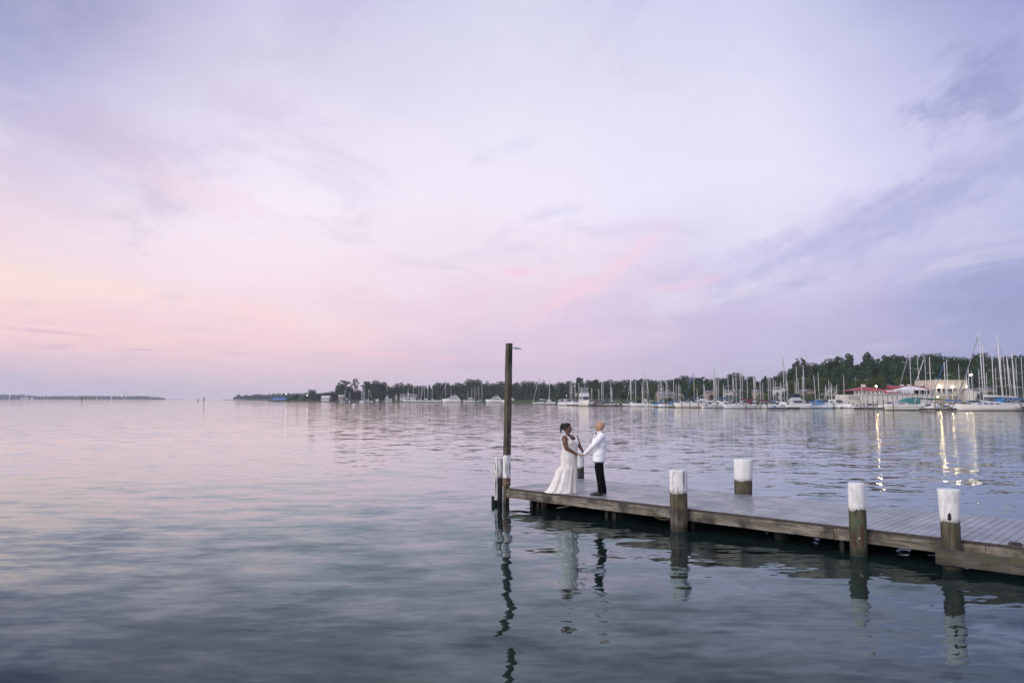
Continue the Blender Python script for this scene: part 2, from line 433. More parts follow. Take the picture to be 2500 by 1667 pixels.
for i in range(int(PL / .6)): mb.box((.3 + i * .6, PW / 2, DZ - .13), (.05, PW - .04, .20))
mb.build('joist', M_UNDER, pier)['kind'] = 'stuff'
mb = MB(); mb.box((PL / 2, PW / 2, DZ - .024), (PL - .1, PW - .1, .006)); mb.build('gap_blackout_sheet', M_UNDER, pier)  # added dark sheet, stops light through the plank gaps
mb = MB()
for x in (.75, 3.2, 5.3, 8.7, 11.2):
    mb.box((x + .12, PW / 2 + .2, .10), (.08, PW - .1, .20)); mb.box((x - .12, PW / 2 + .2, .10), (.08, PW - .1, .20))
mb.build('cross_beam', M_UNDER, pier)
for x in (.9, 3.25, 7.3, 10.3):
    for y in (.45, PW - .5):
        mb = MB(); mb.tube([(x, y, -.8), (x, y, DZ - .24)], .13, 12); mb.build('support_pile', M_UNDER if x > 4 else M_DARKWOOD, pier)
# lower stringer near the right edge of the picture
a_ = on_z(2279, 1357, .235); LBD = 0.44
mb = MB(); q0 = (a_ - A).dot(Uv)
mb.box((q0 + 2.6, -LBD, .215), (5.2, .10, .235)); mb.build('lower_beam', M_DARKWOOD, pier)
# bits of broken lath and rope under the deck
mb = MB(); mb.beam((1.75, -.02, .10), (2.15, .12, .19), .03, .02); mb.build('broken_lath', M_FASCIA, pier)
mb = MB(); mb.tube([(.82, .02, .2), (.84, .0, .14), (.80, -.02, .09), (.73, -.02, .06)], .008, 6); mb.build('rope_end', simple('rope', (.3, .29, .25), .9), pier)
mb = MB()
for k, (x, l) in enumerate(((4.55, .3), (4.62, .36), (4.7, .25))): mb.beam((x, .05, .17 - .02 * k), (x + l, .10, .12 + .03 * k), .012, .012)
mb.build('twig', M_DARKWOOD, pier)

M_PILE = mat('piling_wood', wood_fn((.13, .11, .085), (.06, .05, .04), (.028, .024, .021), moss=(.085, .085, .035), stretch=(1, 1, .07), scale=16, rough=.85))
M_PILE2 = mat('piling_green', wood_fn((.12, .105, .070), (.050, .041, .029), (.034, .044, .030), moss=(.075, .10, .058), stretch=(1, 1, .07), scale=16, rough=.85))
M_PILE3 = mat('piling_dark', wood_fn((.075, .065, .06), (.036, .032, .030), (.018, .017, .017), stretch=(1, 1, .07), scale=16, rough=.85))
def paint_fn(crack=.5, dirt=.3):
    def fn(t, b):
        co = t.new('ShaderNodeTexCoord').outputs['Object']
        g = t.noise(t.vm('MULTIPLY', co, (1, 1, .08)), 20, 5, .6)
        n = t.noise(co, 5, 6, .7)
        c = t.mix(t.mr(n, .35, .70), (.78, .78, .77), (.60, .59, .56))
        c = t.mix(t.m('MULTIPLY', t.mr(t.noise(t.vm('MULTIPLY', co, (1, 1, .5)), 2.2, 5, .65), .5, .7), .5), c, (.58, .56, .52))
        c = t.mix(t.m('MULTIPLY', t.mr(t.voronoi(co, 13), .10, .04), .8), c, (.22, .20, .17))
        c = t.mix(t.m('MULTIPLY', t.mr(g, .60, .72), dirt), c, (.42, .41, .40))
        cr = t.m('MULTIPLY', t.mr(t.noise(t.vm('MULTIPLY', co, (1, 1, .10)), 24, 3, .6), .455, .40), crack)
        c = t.mix(cr, c, (.10, .09, .085))
        t.inp(b.inputs['Base Color'], c); b.inputs['Roughness'].default_value = .55
        t.inp(b.inputs['Normal'], t.bump(g, .35, .008))
    return fn
M_PAINT1 = mat('cracked_white_paint', paint_fn(.9, .45)); M_PAINT2 = mat('fresh_white_paint', paint_fn(.0, .10)); M_PAINT3 = mat('white_paint', paint_fn(.22, .35))
def piling(px, side, off, dtop, dmid, ytop, yline, label, mwood, mpaint, seed, lean=(0, 0), extra=None, zb=-.9, cut=0.):
    """round timber piling standing beside the pier; px = photo column, diameters in metres"""
    r = ray(px, 1200)
    # intersect vertical plane through px with the line A + s*U + off*N
    P0 = A + Nv * off
    s_ = (P0.x * r.y - P0.y * r.x) / (Uv.y * r.x - Uv.x * r.y)
    P = P0 + Uv * s_; P.z = 0
    zt = at_y(px, ytop, P.y).z; zl = at_y(px, yline, P.y - dmid / 2).z
    root = empty('wooden_piling', P, rng.uniform(0, 6), label, 'piling', 'white-topped pilings along the pier')
    rg = random.Random(seed); seg = 56
    ph = [rg.uniform(0, 6) for _ in range(4)]
    def ring(z, rad, jag=0.):
        res = []
        for k in range(seg):
            a = 2 * math.pi * k / seg
            w_ = 1 + .022 * mnoise.noise(Vector((math.cos(a) * 5, math.sin(a) * 5, z * .8 + ph[1] * 9))) + .018 * math.sin(2 * a + ph[0]) + .012 * math.sin(3 * a + ph[1]) + .010 * math.sin(7 * a + ph[2] + z * 1.5)
            zz = z + jag * (math.sin(3 * a + ph[3]) * .5 + rg.uniform(-.6, .6))
            res.append((rad * w_ * math.cos(a) + lean[0] * zz, rad * w_ * math.sin(a) + lean[1] * zz, zz))
        return res
    radz = lambda z: (dmid + (dtop - dmid) * max(0, min(1, (z - zl) / (zt - zl)))) / 2
    zs = [zb, -.3, 0, .06, .12, .18, .25, .32, .4, .4 + (zl - .4) * .3, .4 + (zl - .4) * .6, zl - .03, zl - .004]
    mb = MB(); mb.loft([ring(z, radz(z) * (1.0 if z > .1 else .985)) for z in zs]); mb.build('timber_shaft', mwood, root)
    mb = MB(); zs = [zl - .012, zl + .06, zl + (zt - zl) * .35, (zl + zt) / 2, zl + (zt - zl) * .75, zt - .03, zt - .006, zt]
    mb.loft([ring(z, radz(z) * sc2 + .003, .026 if i == 0 else (.0)) for i, (z, sc2) in enumerate(zip(zs, (1, 1, 1, 1, 1, 1, .992, .95)))])
    mb.build('painted_top', mpaint, root)
    return root, P, zl, zt
def local_front(P, r_, dx, z):
    """a point on a piling's face turned to the camera"""
    v = Vector((-P.x, -P.y, 0)).normalized(); s = Vector((-v.y, v.x, 0))
    return v * math.sqrt(max(0, r_ * r_ - dx * dx)) + s * dx + Vector((0, 0, z)), v
W = DZ
r1 = piling(1656.5, 0, -.20, .385, .372, 1147, 1203, 'thick round piling with cracked white paint before the near pier edge, right of the man', M_PILE, M_PAINT1, 11)
r2 = piling(2091, 0, -.19, .275, .29, 1179, 1244, 'slim round piling with two rusty bolts standing against the near pier edge', M_PILE2, M_PAINT3, 12)
r3 = piling(2316, 0, -.19, .335, .288, 1194, 1273, 'round piling with a dark knot hole in its white paint, above the lower beam', M_PILE2, M_PAINT3, 13)
r4 = piling(1813.5, 0, PW + .16, .455, .43, 1121, 1172, 'stout round piling with fresh smooth white paint at the far pier edge', M_PILE, M_PAINT2, 14, lean=(-.02, 0))
r5 = piling(1414.5, 0, PW + .20, .30, .29, 1100, 1141, 'thin white-topped piling seen between the couple at the far pier corner', M_PILE3, M_PAINT3, 15)
# small rusty bolts, knot hole, cap flake
M_RUST = simple('rust', (.065, .020, .012), .8, .5, 30)
M_BLACK = simple('dark_hole', (.02, .014, .016), .9)
M_STEEL = simple('dull_steel', (.32, .32, .33), .4, .2, 8, .8)
root, P, zl, zt = r2
rot = Matrix.Rotation(-root.rotation_euler.z, 3, 'Z')
for dx, dzz in ((-.048, .20), (.022, .19)):
    p, v = local_front(P, .147, dx, dzz + .14)
    mb = MB(); a0 = rot @ p; vv = rot @ v
    mb.tube([a0 - vv * .02, a0 + vv * .016], .020, 8); mb.build('bolt', M_RUST if dx < 0 else M_STEEL, root)
for dx, z1_, ln, wd_ in ((-.062, .44, .30, .022), (.062, .58, .40, .030), (.024, .33, .12, .010)):
    p, v = local_front(P, .1475, dx, z1_)
    mb = MB(); a0 = rot @ p; s2 = rot @ Vector((-v.y, v.x, 0)); vv = rot @ v
    pts = []
    for k in range(7):
        f = k / 6; ww = wd_ * (.4 + .6 * math.sin(math.pi * min(1, f * 1.1))) * rng.uniform(.7, 1.1)
        zc = -ln * f
        pts.append([a0 + s2 * -ww + Vector((0, 0, zc)) - vv * .004, a0 + s2 * ww + Vector((0, 0, zc)) - vv * .004, a0 + s2 * ww * .5 + Vector((0, 0, zc)) + vv * .0025, a0 - s2 * ww * .5 + Vector((0, 0, zc)) + vv * .0025])
    mb.loft(pts, smooth=False); mb.build('rust_stain', M_RUST, root)
root, P, zl, zt = r3
rot = Matrix.Rotation(-root.rotation_euler.z, 3, 'Z')
p, v = local_front(P, .148, -.005, at_y(2315, 1262, P.y - .15).z)
a0 = rot @ p; s2 = rot @ Vector((-v.y, v.x, 0)); vv = rot @ v
prof = [(-.004, .075), (.018, .055), (.028, .03), (.024, -.005), (.034, -.03), (.012, -.05), (.004, -.095), (-.006, -.055), (-.034, -.045), (-.024, -.01), (-.030, .02), (-.014, .05)]
mb = MB(); mb.prism([a0 + s2 * x + Vector((0, 0, z)) - vv * .01 for x, z in prof], vv * .0165); mb.build('knot_hole', M_BLACK, root)
root, P, zl, zt = r1
mb = MB(); mb.box((.09, .08, zt + .012), (.13, .05, .012), .6); mb.build('loose_flake', M_PAINT1, root)
# small steel cleat on the deck at the right edge
cl = empty('mooring_cleat', A + Uv * ((on_z(2482, 1328, DZ) - A).dot(Uv)) + Nv * .06, PANG, 'low dark bracket bolted on the pier edge at the far right', 'cleat')
mb = MB(); mb.box((0, 0, .012), (.20, .09, .022)); mb.build('base_plate', M_PILE3, cl)
mb = MB(); mb.box((0, 0, .035), (.15, .05, .026)); mb.build('cross_bar', M_PILE3, cl)

# ---- corner cluster: outer piling, tall square lamp pole, small fender timbers
PC = A + Nv * .05 - Uv * .13
def corner(px, D): q = at_y(px, 1200, D); return Vector((q.x, q.y, 0))
oc = corner(1217, A.y + .15)
zt_ = at_y(1217, 1117, oc.y).z; zl_ = at_y(1217, 1166, oc.y - .1).z
root = empty('corner_piling', oc, 0, 'slim peeling white-topped piling just left of the tall lamp pole', 'piling', 'white-topped pilings along the pier')
mb = MB(); seg = 18
def rg2(z, r, jag=0): return [(r * (1 + .04 * math.sin(3 * 2 * math.pi * k / seg + 1)) * math.cos(2 * math.pi * k / seg), r * math.sin(2 * math.pi * k / seg), z + jag * rng.uniform(-1, 1)) for k in range(seg)]
mb.loft([rg2(-.8, .105), rg2(.2, .105), rg2(zl_ - .01, .11)]); mb.build('timber_shaft', M_PILE3, root)
mb = MB(); mb.loft([rg2(zl_ - .01, .113, .02), rg2(zl_ + .2, .114), rg2(zt_ - .03, .118), rg2(zt_, .112)]); mb.build('painted_top', M_PAINT1, root)
b0 = corner(1210.5, oc.y - .16); z1, z0 = at_y(1210, 1161, b0.y).z, at_y(1210, 1220, b0.y).z
mb = MB(); mb.box((0, 0, (z0 + z1) / 2), (.075, .045, z1 - z0), .3); bo = mb.build('fender_board', M_PAINT1); bo.location = (b0.x, b0.y, 0)
tag(bo, 'narrow vertical board with peeling white paint fixed to the corner piling', 'fender board')
b1 = corner(1204.5, oc.y - .1); z1, z0 = at_y(1204, 1211, b1.y).z, at_y(1204, 1240, b1.y).z
mb = MB(); mb.box((0, 0, (z1 - .25) / 2), (.085, .12, z1 + .25), .2); bo = mb.build('rubbing_block', M_UNDER); bo.location = (b1.x, b1.y, 0)
tag(bo, 'short dark wet timber block at the waterline, leftmost of the corner timbers', 'timber')
# tall pole
pb = corner(1235.5, A.y + .02); zt_ = at_y(1243, 838, pb.y).z; zw = at_y(1237, 1111.5, pb.y).z; zl_ = at_y(1236, 1166, pb.y).z
lx = (at_y(1243, 838, pb.y).x - pb.x) / zt_
lamp = empty('lamp_pole', pb, 0, 'tall square weathered pole with a white painted band and small lamp at its top', 'lamp pole')
def sqr(z, h, a=R(-7), j=0.): return [(h * math.cos(a + k * math.pi / 2) + lx * z + rng.uniform(-j, j), h * math.sin(a + k * math.pi / 2) + rng.uniform(-j, j), z) for k in range(4)]
mb = MB(); zz = [zw + (zt_ - zw) * i / 12 for i in range(13)]
mb.loft([sqr(z, .103 - .006 * i / 12, j=.004) for i, z in enumerate(zz)], smooth=False); mb.build('timber_shaft', mat('pole_wood', wood_fn((.13, .12, .085), (.07, .062, .045), (.035, .031, .025), moss=(.075, .075, .045), stretch=(1, 1, .05), scale=14)), lamp)
mb = MB(); mb.loft([sqr(z, .106, j=.002) for z in (zl_, (zl_ + zw) / 2, zw + .01)], smooth=False); mb.build('painted_band', M_PAINT1, lamp)
zb1 = at_y(1236, 1185, pb.y).z
mb = MB(); mb.loft([sqr(z, .110) for z in (zb1, zl_ + .004)], smooth=False); mb.build('bracket_block', mat('brown_block', wood_fn((.20, .13, .085), (.13, .085, .06), (.08, .055, .04), scale=12)), lamp)
mb = MB(); mb.tube([(.03, -.115, (zb1 + zl_) / 2 - .02), (.035, -.085, (zb1 + zl_) / 2 - .02)], .014, 8); mb.build('bolt', M_STEEL, lamp)
mb = MB(); mb.loft([sqr(z, .085) for z in (-.7, zb1)], smooth=False); mb.build('lower_post', M_PILE2, lamp)
ax = lx * zt_; za = at_y(1255, 849.5, pb.y).z
mb = MB(); mb.box((ax + .12, 0, za), (.11, .05, .035)); ar = mb.build('lamp_arm', M_STEEL, lamp)
mb = MB(); mb.loft([[(ax + .15, -.055, za - .03), (ax + .15, .055, za - .03), (ax + .15, .055, za + .028), (ax + .15, -.055, za + .028)],
                    [(ax + .26, -.06, za - .035), (ax + .26, .06, za - .035), (ax + .26, .06, za + .010), (ax + .26, -.06, za + .010)],
                    [(ax + .34, -.02, za - .032), (ax + .34, .02, za - .032), (ax + .34, .02, za - .022), (ax + .34, -.02, za - .022)]], smooth=False)
mb.build('lamp_head', simple('lamp_grey', (.30, .30, .33), .4), lamp)
# ------------------------------------------------------------------ far shore: terrain, trees
def interp(tab, x):
    ks = sorted(tab)
    if x <= ks[0]: return tab[ks[0]]
    for a, b in zip(ks[:-1], ks[1:]):
        if x <= b: return tab[a] + (tab[b] - tab[a]) * (x - a) / (b - a)
    return tab[ks[-1]]
DFRONT = {880: 700, 1100: 640, 1200: 560, 1290: 410, 1430: 300, 1560: 288, 1650: 241, 1830: 222, 1930: 215, 2000: 244, 2100: 232, 2160: 190, 2200: 187, 2400: 179, 2500: 178}
DSH = {640: 800, 700: 765, 860: 740, 1000: 730, 1150: 720, 1260: 560, 1400: 430, 1500: 370, 1650: 320, 1800: 285, 1950: 262, 2070: 246, 2095: 230, 2290: 230, 2500: 222, 2900: 210}
RISE = {640: 1.2, 1200: 2.0, 1400: 3, 1700: 4, 1850: 5, 2000: 8, 2500: 9}
def ground(px, D):
    t = min(1, max(0, (D - interp(DSH, px)) / 120)); b = min(1, max(0, (D - interp(DSH, px) - 3) / 22))
    return 1.0 + interp({1150: 0, 1500: 1.6, 2500: 2.2}, px) * b * b * (3 - 2 * b) + interp(RISE, px) * t * t * (3 - 2 * t)
def col_x(px, D): return at_y(px, 974, D).x
M_GRASS = simple('grass', (.040, .062, .024), .95, .35, .15, 0, .2)
M_FARLAND = simple('far_shore', (.035, .055, .04), .95, .3, .01, 0, .2)
mb = MB(); pxs = list(range(655, 2960, 23)); rows = [-2.5, 0, 4, 15, 40, 70, 100, 130, 200, 420]
g = []
for r_ in rows:
    line = []
    for px in pxs:
        D = interp(DSH, px) + r_ + 3 * math.sin(px * .05)
        z = -.6 if r_ < 0 else (.55 if r_ == 0 else ground(px, D) * (1 if r_ > 4 else .8))
        if px < 700: z = min(z, .3 + (px - 655) * .02)
        line.append((col_x(px, D), D, z))
    g.append(line)
nx = len(pxs)
mb.add([p for l in g for p in l], [(j * nx + i, j * nx + i + 1, (j + 1) * nx + i + 1, (j + 1) * nx + i) for j in range(len(rows) - 1) for i in range(nx - 1)], True)
o = mb.build('shore_terrain', M_GRASS); tag(o, kind='structure')
# distant point on the left and the far land across the river
def strip(name, px0, px1, D, depth, hfun, m_):
    mb = MB(); n = 60; a = []; b = []; c = []
    for i in range(n + 1):
        px = px0 + (px1 - px0) * i / n; h = hfun(px)
        a.append((col_x(px, D), D, -.5)); b.append((col_x(px, D + 6), D + 6, h)); c.append((col_x(px, D) , D + depth, h))
    mb.add(a + b + c, [(i, i + 1, n + 2 + i, n + 1 + i) for i in range(n)] + [(n + 1 + i, n + 2 + i, 2 * n + 3 + i, 2 * n + 2 + i) for i in range(n)], True)
    o = mb.build(name, m_); tag(o, kind='structure'); return o
strip('distant_point_ground', 544, 790, 1900, 160, lambda px: 1.0 + min(1, max(0, (px - 570) / 60)) * 1.5, M_FARLAND)
strip('far_land_ground', -260, 404, 3600, 500, lambda px: 2.5, M_FARLAND)
strip('sand_spit', 400, 452, 4300, 60, lambda px: 2.2, simple('sand', (.30, .26, .22), .9))
mb = MB()   # rocky edge of the near point
for i in range(70):
    px = 656 + i * 3.4; D = interp(DSH, px) - 3.2; r_ = rng.uniform(.4, .9)
    mb.sphere((col_x(px, D), D, .15), (r_ * 1.6, r_, r_ * .7), 6, 4)
o = mb.build('shore_rocks', simple('shore_rock', (.10, .09, .085), .9, .4, 2)); tag(o, 'grey rocks lining the waterline of the grassy point', 'rocks', kind='stuff')

def leaf_fn(c1, c2, c3):
    def fn(t, b):
        geo = t.new('ShaderNodeNewGeometry'); oi = t.new('ShaderNodeObjectInfo')
        n = t.noise(geo.outputs['Position'], .35, 4, .6)
        c = t.mix(t.mr(n, .35, .65), c1, c2)
        c = t.mix(t.m('MULTIPLY', geo.outputs['Random Per Island'], .55), c, c3)
        c = t.mix(t.m('MULTIPLY', oi.outputs['Random'], .35), c, (c1[0] * 1.5, c1[1] * 1.05, c1[2] * .8))
        t.inp(b.inputs['Base Color'], c); b.inputs['Roughness'].default_value = .7
        b.inputs['Specular IOR Level'].default_value = .2
    return fn
M_LEAF = mat('dark_foliage', leaf_fn((.022, .050, .034), (.040, .078, .044), (.060, .100, .054)))
M_LEAF2 = mat('light_foliage', leaf_fn((.045, .080, .028), (.075, .115, .038), (.09, .13, .05)))
M_LEAF3 = mat('brown_foliage', leaf_fn((.055, .05, .035), (.08, .065, .05), (.10, .085, .06)))
M_LEAFFAR = mat('hazed_foliage', leaf_fn((.018, .044, .052), (.026, .054, .060), (.032, .060, .064)))  # extra blue in the leaf colour paints in distance haze
M_BARK = simple('bark', (.10, .085, .07), .9, .3, 4)
M_DEADBARK = simple('pale_bark', (.17, .14, .13), .9, .3, 4)

def leaf_cloud(seed, kind, n, lf=1.0):
    """unit-height crown: returns arrays of quad corners (n,4,3) and blob centres"""
    rs = np.random.RandomState(seed); rd = random.Random(seed)
    env = {'round': (.06, .62, .40, 22), 'tall': (.18, .60, .24, 18), 'ragged': (.14, .62, .38, 20), 'bare': (.35, .66, .32, 26), 'cone': (.10, .55, .20, 20), 'bush': (.02, .45, .62, 12)}[kind]
    blobs = []
    for i in range(env[3]):
        f = (i + .5) / env[3]
        z = env[0] + (1 - env[0]) * (f * .92 + .04)
        if kind == 'cone': rr = env[2] * (1 - f) * 1.0
        elif kind == 'bush': rr = env[2] * math.sqrt(max(.03, 1 - f * f)) * .8
        else: rr = env[2] * math.sqrt(max(.04, 1 - ((f - .42) / .60) ** 2)) * .80
        a = i * 2.4 + rd.uniform(-.6, .6); q = rr * math.sqrt(rd.uniform(.15, 1)) * (1 if kind != 'ragged' else rd.uniform(.5, 1.25))
        br = {'round': rd.uniform(.09, .15), 'tall': rd.uniform(.07, .12), 'ragged': rd.uniform(.05, .125), 'bare': rd.uniform(.03, .06), 'cone': .05 + .05 * (1 - f), 'bush': rd.uniform(.16, .28)}[kind]
        blobs.append((q * math.cos(a), q * math.sin(a), min(z, 1 - br * .75), br))
    if kind == 'round': blobs += [(rd.uniform(-.08, .08), rd.uniform(-.08, .08), z, .17) for z in (.45, .6, .75)]
    B = np.array(blobs); w_ = B[:, 3] ** 2; w_ /= w_.sum()
    idx = rs.choice(len(B), n, p=w_)
    dr = rs.normal(size=(n, 3)); dr /= np.linalg.norm(dr, axis=1)[:, None]
    rad = B[idx, 3] * (rs.uniform(.35, 1.0, n) ** .5 + rs.normal(0, .09, n))
    c = B[idx, :3] + dr * rad[:, None] * np.array([1.15, 1.15, .82])
    if kind == 'bush': c[:, 2] = np.abs(c[:, 2])
    u = rs.normal(size=(n, 3)); u /= np.linalg.norm(u, axis=1)[:, None]
    v = np.cross(u, rs.normal(size=(n, 3))); v /= np.linalg.norm(v, axis=1)[:, None]
    sz = rs.uniform(.012, .026, n) * (1.7 if kind == 'bush' else 1) * (.8 if kind == 'bare' else 1) * lf
    u *= sz[:, None]; v *= (sz * rs.uniform(.5, .9, n))[:, None]
    Q = np.stack([c - u - v, c + u - v * .6, c + u * .7 + v, c - u * .8 + v * .9], 1)
    return Q, B
def quads_obj(name, Q, m_):
    n = len(Q); me = bpy.data.meshes.new(name)
    me.vertices.add(n * 4); me.vertices.foreach_set('co', Q.reshape(-1).astype(np.float32))
    me.loops.add(n * 4); me.loops.foreach_set('vertex_index', np.arange(n * 4, dtype=np.int32))
    me.polygons.add(n); me.polygons.foreach_set('loop_start', np.arange(0, n * 4, 4, dtype=np.int32))
    me.update(calc_edges=True); me.materials.append(m_)
    o = bpy.data.objects.new(name, me); C.objects.link(o); return o
PROTO = {}
def tree_proto(kind, seed, m_, n):
    Q, B = leaf_cloud(seed, kind, n)
    root = empty('tree'); rd = random.Random(seed)
    crown = quads_obj('crown', Q, m_); crown.parent = root
    mb = MB(); top = .8 if kind != 'bush' else .4
    pts = [(0, 0, 0), (rd.uniform(-.01, .01), 0, .2), (rd.uniform(-.02, .02), rd.uniform(-.02, .02), .5), (rd.uniform(-.03, .03), rd.uniform(-.03, .03), top)]
    mb.tube(pts, [.022, .017, .012, .003], 6)
    for (x, y, z, r_) in B[:: (1 if kind in ('bare', 'ragged') else 2)]:
        zb = max(.12, z - .28 * (1 if kind != 'cone' else .1)); mb.tube([(0, 0, zb), (x * .5, y * .5, (zb + z) / 2 + .01), (x, y, z)], [.008, .006, .002], 4)
        if kind == 'bare':
            for _ in range(3): mb.tube([(x * .7, y * .7, z - .08), (x + rd.uniform(-.08, .08), y + rd.uniform(-.08, .08), z + rd.uniform(0, .07))], [.004, .0015], 3)
    mb.build('trunk', M_DEADBARK if kind == 'bare' else M_BARK, root)
    return root
def P_(kind, i, m_, n=2300):
    k = (kind, i, m_.name)
    if k not in PROTO: PROTO[k] = [tree_proto(kind, 100 + i * 17 + len(kind), m_, n), False]
    return PROTO[k]
def tree(px, ytop, D, wpx, kind, label, group, m_=None, i=0, base=None, name='tree', n=2300):
    m_ = m_ or M_LEAF
    pr = P_(kind, i, m_, n)
    if pr[1]: o = copy_tree(pr[0])
    else: o = pr[0]; pr[1] = True
    o.name = name
    g_ = ground(px, D) if base is None else base
    zt = at_y(px, ytop, D).z; H = (zt - g_) * 1.03
    o.location = (col_x(px, D), D, g_ - .1)
    hw = {'round': .46, 'tall': .34, 'ragged': .46, 'bare': .40, 'cone': .25, 'bush': .75}[kind]
    sw = wpx * mpp(D) / 2 / hw * (1.75 if kind in ('round', 'ragged') and px > 705 else 1.3)
    o.scale = (sw, sw, H); o.rotation_euler = (0, 0, random.uniform(0, 6.28))
    tag(o, label, 'tree' if kind != 'bush' else 'bush', group)
    return o
ORD = ['first', 'second', 'third', 'fourth', 'fifth', 'sixth', 'seventh', 'eighth', 'ninth', 'tenth', 'eleventh', 'twelfth', 'thirteenth', 'fourteenth', 'fifteenth', 'sixteenth', 'seventeenth', 'eighteenth', 'nineteenth', 'twentieth']
def where(px, tab):
    for a, b, s_ in tab:
        if a <= px < b: return s_
SKYW = [(0, 705, 'on the far point beyond the blue roof'), (705, 830, 'on the grassy point right of the blue roof'), (830, 905, 'on the grassy point by the bare tree'), (905, 972, 'above the small white houseboat'),
 (972, 1080, 'above the grey-roofed lodge'), (1080, 1180, 'above the largest white yacht'), (1180, 1262, 'around the tall lamp pole'), (1262, 1358, 'above the dock just right of the lamp pole'),
 (1358, 1480, 'above the bow-on sport boat'), (1480, 1600, 'left of the long tan house'), (1600, 1745, 'above the long tan house'), (1745, 1860, 'above the maroon sail covers'),
 (1860, 1945, 'left of the wispy crown'), (1945, 2010, 'at the wispy crown'), (2010, 2095, 'on the hill above the white gabled house'), (2095, 2180, 'on the hill above the red pavilion'), (2180, 2280, 'on the hill above the white tent'), (2280, 2365, 'on the hill above the cream building'), (2365, 2600, 'on the hill at the right edge')]
SKY = [(582,962.5,14,'round'),(601,963.5,16,'round'),(622,962,14,'round'),(633,961.5,14,'round'),
 (718,966,12,'round'),(726,962,14,'ragged'),(748,966,12,'round'),(761,951,19,'round'),(787,959,14,'round'),(798,957,14,'round'),(812,955,18,'round'),(838,929,30,'ragged'),(826,940,14,'ragged'),(866,924,28,'bare'),(870,955,26,'round'),
 (893,931,26,'ragged'),(917,930,26,'round'),(933,933,28,'round'),(950,943,16,'ragged'),(957,941,8,'cone'),(975,935,24,'round'),(997,937,24,'round'),(1014,942,22,'round'),(1031,941,24,'round'),(1048,939.5,12,'cone'),(1069,935,24,'round'),(1087,934,24,'round'),(1099,940,18,'round'),(1117,935.5,30,'round'),
 (1147,926,27,'round'),(1167,927,27,'round'),(1188,929,16,'bare'),(1186,937,22,'round'),(1203,936,26,'round'),(1223,932,28,'round'),(1243,935,26,'round'),(1262,934,26,'round'),(1285,931,28,'round'),(1304,932,24,'round'),(1328,927,7,'bare'),(1326,935,26,'round'),(1348,937,24,'round'),(1368,933,26,'round'),(1390,931,26,'round'),
 (1415,922,24,'ragged'),(1438,928,24,'round'),(1455,927,24,'ragged'),(1472,931,22,'round'),(1490,927.5,26,'round'),(1511,930,24,'round'),(1530,927,24,'round'),(1550,927,24,'round'),(1566,925,20,'ragged'),(1581,925,20,'round'),(1600,929,26,'round'),(1618,929,24,'round'),(1637,927,24,'round'),(1654,923,22,'round'),(1672,917,26,'round'),(1695,921,26,'round'),(1717,920,20,'ragged'),(1736,925,24,'round'),
 (1754,922,24,'round'),(1768,924,18,'round'),(1784,914,26,'round'),(1798,910,24,'round'),(1812,917,18,'round'),(1835,919,22,'round'),(1852,931,18,'ragged'),(1870,917,15,'cone'),(1882,922,22,'round'),(1899,917,24,'round'),(1914,906,28,'round'),(1933,905,26,'ragged'),(1958,874,46,'bare'),(1948,884,30,'ragged'),(1976,886,30,'round'),(1997,888,26,'round'),
 (2013,884,22,'round'),(2031,877,34,'round'),(2051,871,26,'ragged'),(2063,882,20,'round'),(2076,865,28,'ragged'),(2096,890,26,'ragged'),(2108,886,24,'ragged'),(2122,862,27,'ragged'),(2134,878,24,'round'),(2147,876,22,'ragged'),(2165,869,26,'ragged'),(2186,867,30,'ragged'),(2207,869,26,'ragged'),(2222,873,22,'round'),(2240,868,26,'ragged'),(2262,865,30,'round'),(2285,864,30,'round'),(2306,870,26,'round'),(2330,871,30,'round'),(2352,873,30,'round'),(2368,876,22,'round'),(2386,865,28,'ragged'),(2404,863,28,'round'),(2425,871,26,'round'),(2442,871,28,'round'),(2462,871,28,'round'),(2485,868,30,'round'),(2507,866,30,'round'),(2532,868,32,'round')]
KW = {'round': 'dense round tree', 'ragged': 'ragged gappy tree', 'bare': 'nearly leafless tree', 'cone': 'narrow pointed tree', 'tall': 'tall slim tree'}
cnt = {}
def treeD(px):
    if px < 705: return 1920
    return interp(DSH, px) + (45 if px < 1260 else 75)
for j, (px, yt, wp, kd) in enumerate(sorted(SKY)):
    W_ = where(px, SKYW); k = (W_, kd); cnt[k] = cnt.get(k, 0) + 1
tot = dict(cnt); cnt = {}
for j, (px, yt, wp, kd) in enumerate(sorted(SKY)):
    W_ = where(px, SKYW); k = (W_, kd); cnt[k] = cnt.get(k, 0) + 1
    lab = KW[kd] + ' ' + W_ if tot[k] == 1 else ORD[cnt[k] - 1] + ' ' + KW[kd] + ' ' + W_
    D = treeD(px) + (j % 3) * 6
    m_ = M_LEAF if kd != 'bare' else M_LEAF3
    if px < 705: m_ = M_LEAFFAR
    tree(px, yt, D, wp, kd, lab, 'trees along the shore skyline', m_, j % (3 if kd in ('round', 'ragged') else 1), base=2.0 if px < 705 else None, n=1100 if kd == 'bare' else 2300)
